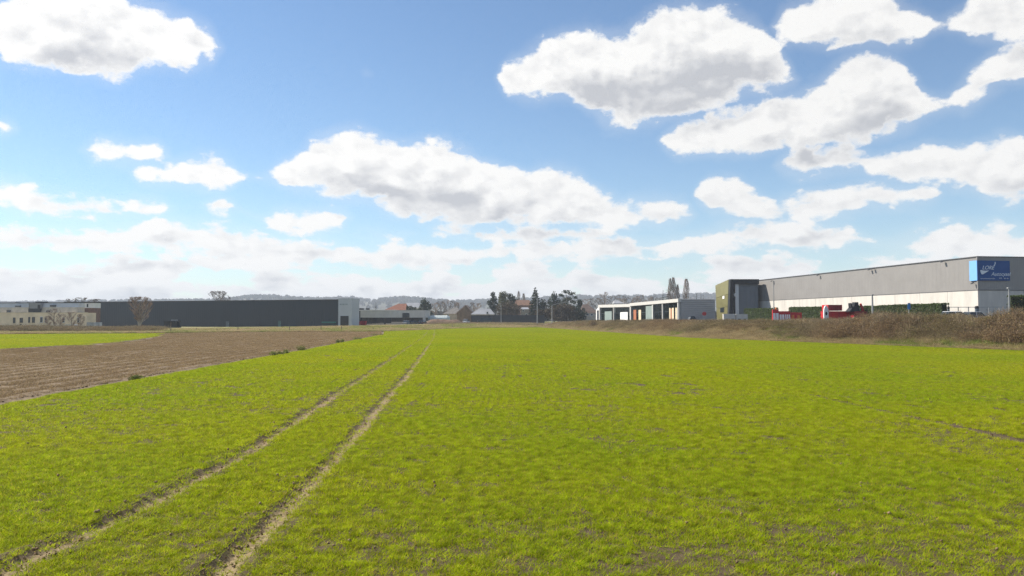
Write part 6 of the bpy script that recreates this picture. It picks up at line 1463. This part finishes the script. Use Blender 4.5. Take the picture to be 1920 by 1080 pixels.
# rough grass and dark scrub on the verge
n = 15000; xv_ = -125 + 140 * rng.random(n); E_ = np.interp(xv_, FAR[0], FAR[1]); yv_ = E_ + 62 * rng.random(n) ** 1.6; keep = np.abs(xv_) < frustum_x(yv_, 4); xv_, yv_ = xv_[keep], yv_[keep]; n = len(xv_)
hue = fbm(xv_ * 0.12, yv_ * 0.12, 3, 48) + rng.normal(0, .1, n); idx = np.where(hue < 0.47, 2, np.where(hue < 0.54, 3, np.where(hue < 0.6, 4, 0))); sz = 0.6 + 0.6 * rng.random(n)
scatter('verge_grass', np.stack([xv_, yv_, verge_z(xv_, yv_) + 0.02], 1), np.stack([np.zeros(n), np.zeros(n), rng.random(n) * 6.28], 1), np.stack([sz * 1.8, sz * 1.8, sz], 1), idx, DRY, 'rough tufted grass on the verge beyond the fields', 'grass')
n = 1700; px_ = -40 + 350 * rng.random(n) ** 1.1; yv_ = 150 + 42 * rng.random(n); xv_ = (px_ - 960) / F * yv_; E_ = np.interp(xv_, FAR[0], FAR[1]); keep = (yv_ > E_ + 1.5) & (rng.random(n) < np.interp(px_, [0, 190, 250, 310], [1, 0.9, 0.5, 0.12])); xv_, yv_ = xv_[keep], yv_[keep]; n = len(xv_)
sz = 0.5 + 0.8 * fbm(xv_ * 0.2, yv_ * 0.2, 3, 49) * (0.6 + 0.8 * rng.random(n)); idx = rng.choice([0, 1, 2, 2, 3, 4], n)
scatter('verge_scrub', np.stack([xv_, yv_, verge_z(xv_, yv_)], 1), np.stack([np.zeros(n), np.zeros(n), rng.random(n) * 6.28], 1), np.stack([sz * 1.5, sz * 1.5, sz * 0.9], 1), idx, BRAM, 'dark tangled scrub along the verge before the beige terrace', 'scrub')
n = 700; px_ = 800 + 260 * rng.random(n); yv_ = 262 + 26 * rng.random(n) - (px_ - 800) * 0.06; xv_ = (px_ - 960) / F * yv_; sz = 0.25 + 0.35 * rng.random(n)
scatter('road_scrub', np.stack([xv_, yv_, verge_z(xv_, yv_)], 1), np.stack([np.zeros(n), np.zeros(n), rng.random(n) * 6.28], 1), np.stack([sz * 2, sz * 2, sz], 1), rng.choice([1, 3, 2], n), BRAM, 'low brown scrub on the slope below the road', 'scrub')

# single bushes that stand out of the thicket
def bush(label, px, py_top, w_px, s_off, seed, m, lm, n=150, leaves=900):
    Y0 = None
    for yy0 in np.arange(45, 245, 0.25):
        if abs((960 + F * (float(edge(FOOT, yy0)) + s_off) / yy0) - px) < 4: Y0 = float(yy0); break
    X0 = Xat(px, Y0); z0 = float(bank_z(np.array(s_off), np.array(Y0))) - 0.05; h = Zat(py_top, Y0) - z0; w_ = w_px / F * Y0 / 2
    t = thing('bramble_bush', label, 'bush', (X0, Y0, z0), 0, 'bushes standing out of the bramble bank')
    r = np.random.default_rng(seed); b = np.stack([r.normal(0, w_ * .45, n), r.normal(0, w_ * .35, n), np.zeros(n)], 1); az = r.random(n) * 6.283; out = w_ * 0.6 * r.random(n); hh = h * (0.45 + 0.6 * r.random(n)) * np.exp(-(b[:, 0] / w_) ** 2 * 0.5)
    e = b + np.stack([np.cos(az) * out, np.sin(az) * out, hh], 1); mid = (b + e) / 2 + np.stack([np.zeros(n), np.zeros(n), hh * 0.15], 1)
    k = n * 5; i = r.integers(0, n, k); u = r.random(k)[:, None]; q0 = mid[i] * (1 - u) + e[i] * u; q1 = q0 + r.normal(0, 0.22, (k, 3)) + np.array([0, 0, 0.1])
    P0 = np.concatenate([b, mid, q0]); P1 = np.concatenate([mid, e, q1]); v, f = ribbons(r, P0, P1, np.concatenate([np.full(n, .013), np.full(n, .01), np.full(k, .006)]), np.concatenate([np.full(n, .01), np.full(n, .006), np.full(k, .003)]))
    link('canes', npmesh('canes', v, f, m), t)
    i = r.integers(0, n, leaves); u = r.random(leaves)[:, None]; c = b[i] * (1 - u) + e[i] * u + r.normal(0, 0.13, (leaves, 3)); c[:, 2] = np.abs(c[:, 2]); v, f = leaf_quads(r, c, 0.08, 0.7, 0.3); link('leaves', npmesh('leaves', v, f, lm), t)
bush('tallest brown bush rising at the right edge of the bank', 1902, 576, 56, 5.0, 801, M_CANE, M_DEADL, 240, 1600)
bush('dark twiggy bush left of the tall bush, below the shaded warehouse end', 1866, 582, 46, 5.5, 802, M_CANE, M_OLIVEL)
bush('broad brown bush in front of the long hedge', 1652, 583.5, 66, 5.0, 803, M_CANE2, M_DEADL, 220, 1500)
bush('small twiggy bush before the white parked car', 1797, 584.5, 26, 6.0, 804, M_CANE2, M_DEADL, 90, 300)
bush('brown bush before the blue sign, low and rounded', 1712, 588, 50, 4.5, 805, M_CANE, M_OLIVEL)
bush('rounded brown bush near the far end of the bank', 1112, 600, 18, 3.5, 806, M_CANE, M_DEADL, 120, 500)

# weeds left standing on the edge between tilled field and crop
def weed(label, px, py, hpx, wpx, seed):
    g = G(px, py); t = thing('weed_clump', label, 'weed', (g.x, g.y, 0), 0, 'weeds along the field edge'); h = hpx / F * g.y; w_ = wpx / F * g.y
    r = np.random.default_rng(seed); n = 40
    b = np.stack([(r.random(n) - .5) * w_, r.normal(0, .15, n), np.zeros(n)], 1); e = b + np.stack([r.normal(0, .08, n), r.normal(0, .08, n), h * (0.4 + 0.6 * r.random(n))], 1)
    v, f = ribbons(r, b, e, np.full(n, 0.012), np.full(n, 0.008)); link('stem', npmesh('stem', v, f, M_STRAW), t)
    i = r.integers(0, n, 420); u = r.random(420)[:, None] ** 0.7; c = b[i] * (1 - u) + e[i] * u + r.normal(0, .06, (420, 3)); c[:, 2] = np.abs(c[:, 2])
    v, f = leaf_quads(r, c, 0.085, 0.5, 0.4); link('leaves', npmesh('leaves', v, f, mat('dark_weed_leaf', (0.17, 0.195, 0.04), 0.7, 0.3, 1.5, translucent=0.3, island=0.35)), t)
for k, (px, py, hp_, wp_, lab) in enumerate(((513, 667, 8, 8, 'leafy weed clump at the near end of the field edge row'), (525, 665, 5, 12, 'low straggling weeds beside the near weed clump'), (537, 663, 7, 8, 'dark upright weed in the middle of the near row'), (564, 657, 9, 16, 'largest bushy weed clump on the field edge'), (633, 643, 6, 3, 'single thin weed stalk on the field edge'), (641, 641, 5, 6, 'small weed right of the thin stalk on the field edge'), (669, 637, 5, 14, 'flat weed clump farther along the field edge'), (706, 629, 4, 22, 'farthest weed clump on the field edge'), (254, 712, 5, 7, 'small lone weed nearest on the field edge'))):
    weed(lab, px, py, hp_, wp_, 700 + k)

# ------------------------------------------------------------------ the air
me = bpy.data.meshes.new('haze'); mb = MB().box(-6500, 6500, -250, 3450, -1.3, 104); me.from_pydata(mb.v, [], mb.f); me.update()
hm = bpy.data.materials.new('haze_air'); hm.use_nodes = True; N = hm.node_tree.nodes
for nd in list(N):
    if nd.type == 'BSDF_PRINCIPLED': N.remove(nd)
pv = N.new('ShaderNodeVolumePrincipled'); pv.inputs['Color'].default_value = (0.84, 0.91, 1.0, 1); pv.inputs['Density'].default_value = 0.00025; pv.inputs['Anisotropy'].default_value = 0.0
hm.node_tree.links.new(pv.outputs[0], N['Material Output'].inputs['Volume']); me.materials.append(hm)
tag(link('haze', me), None, None, None, 'stuff')
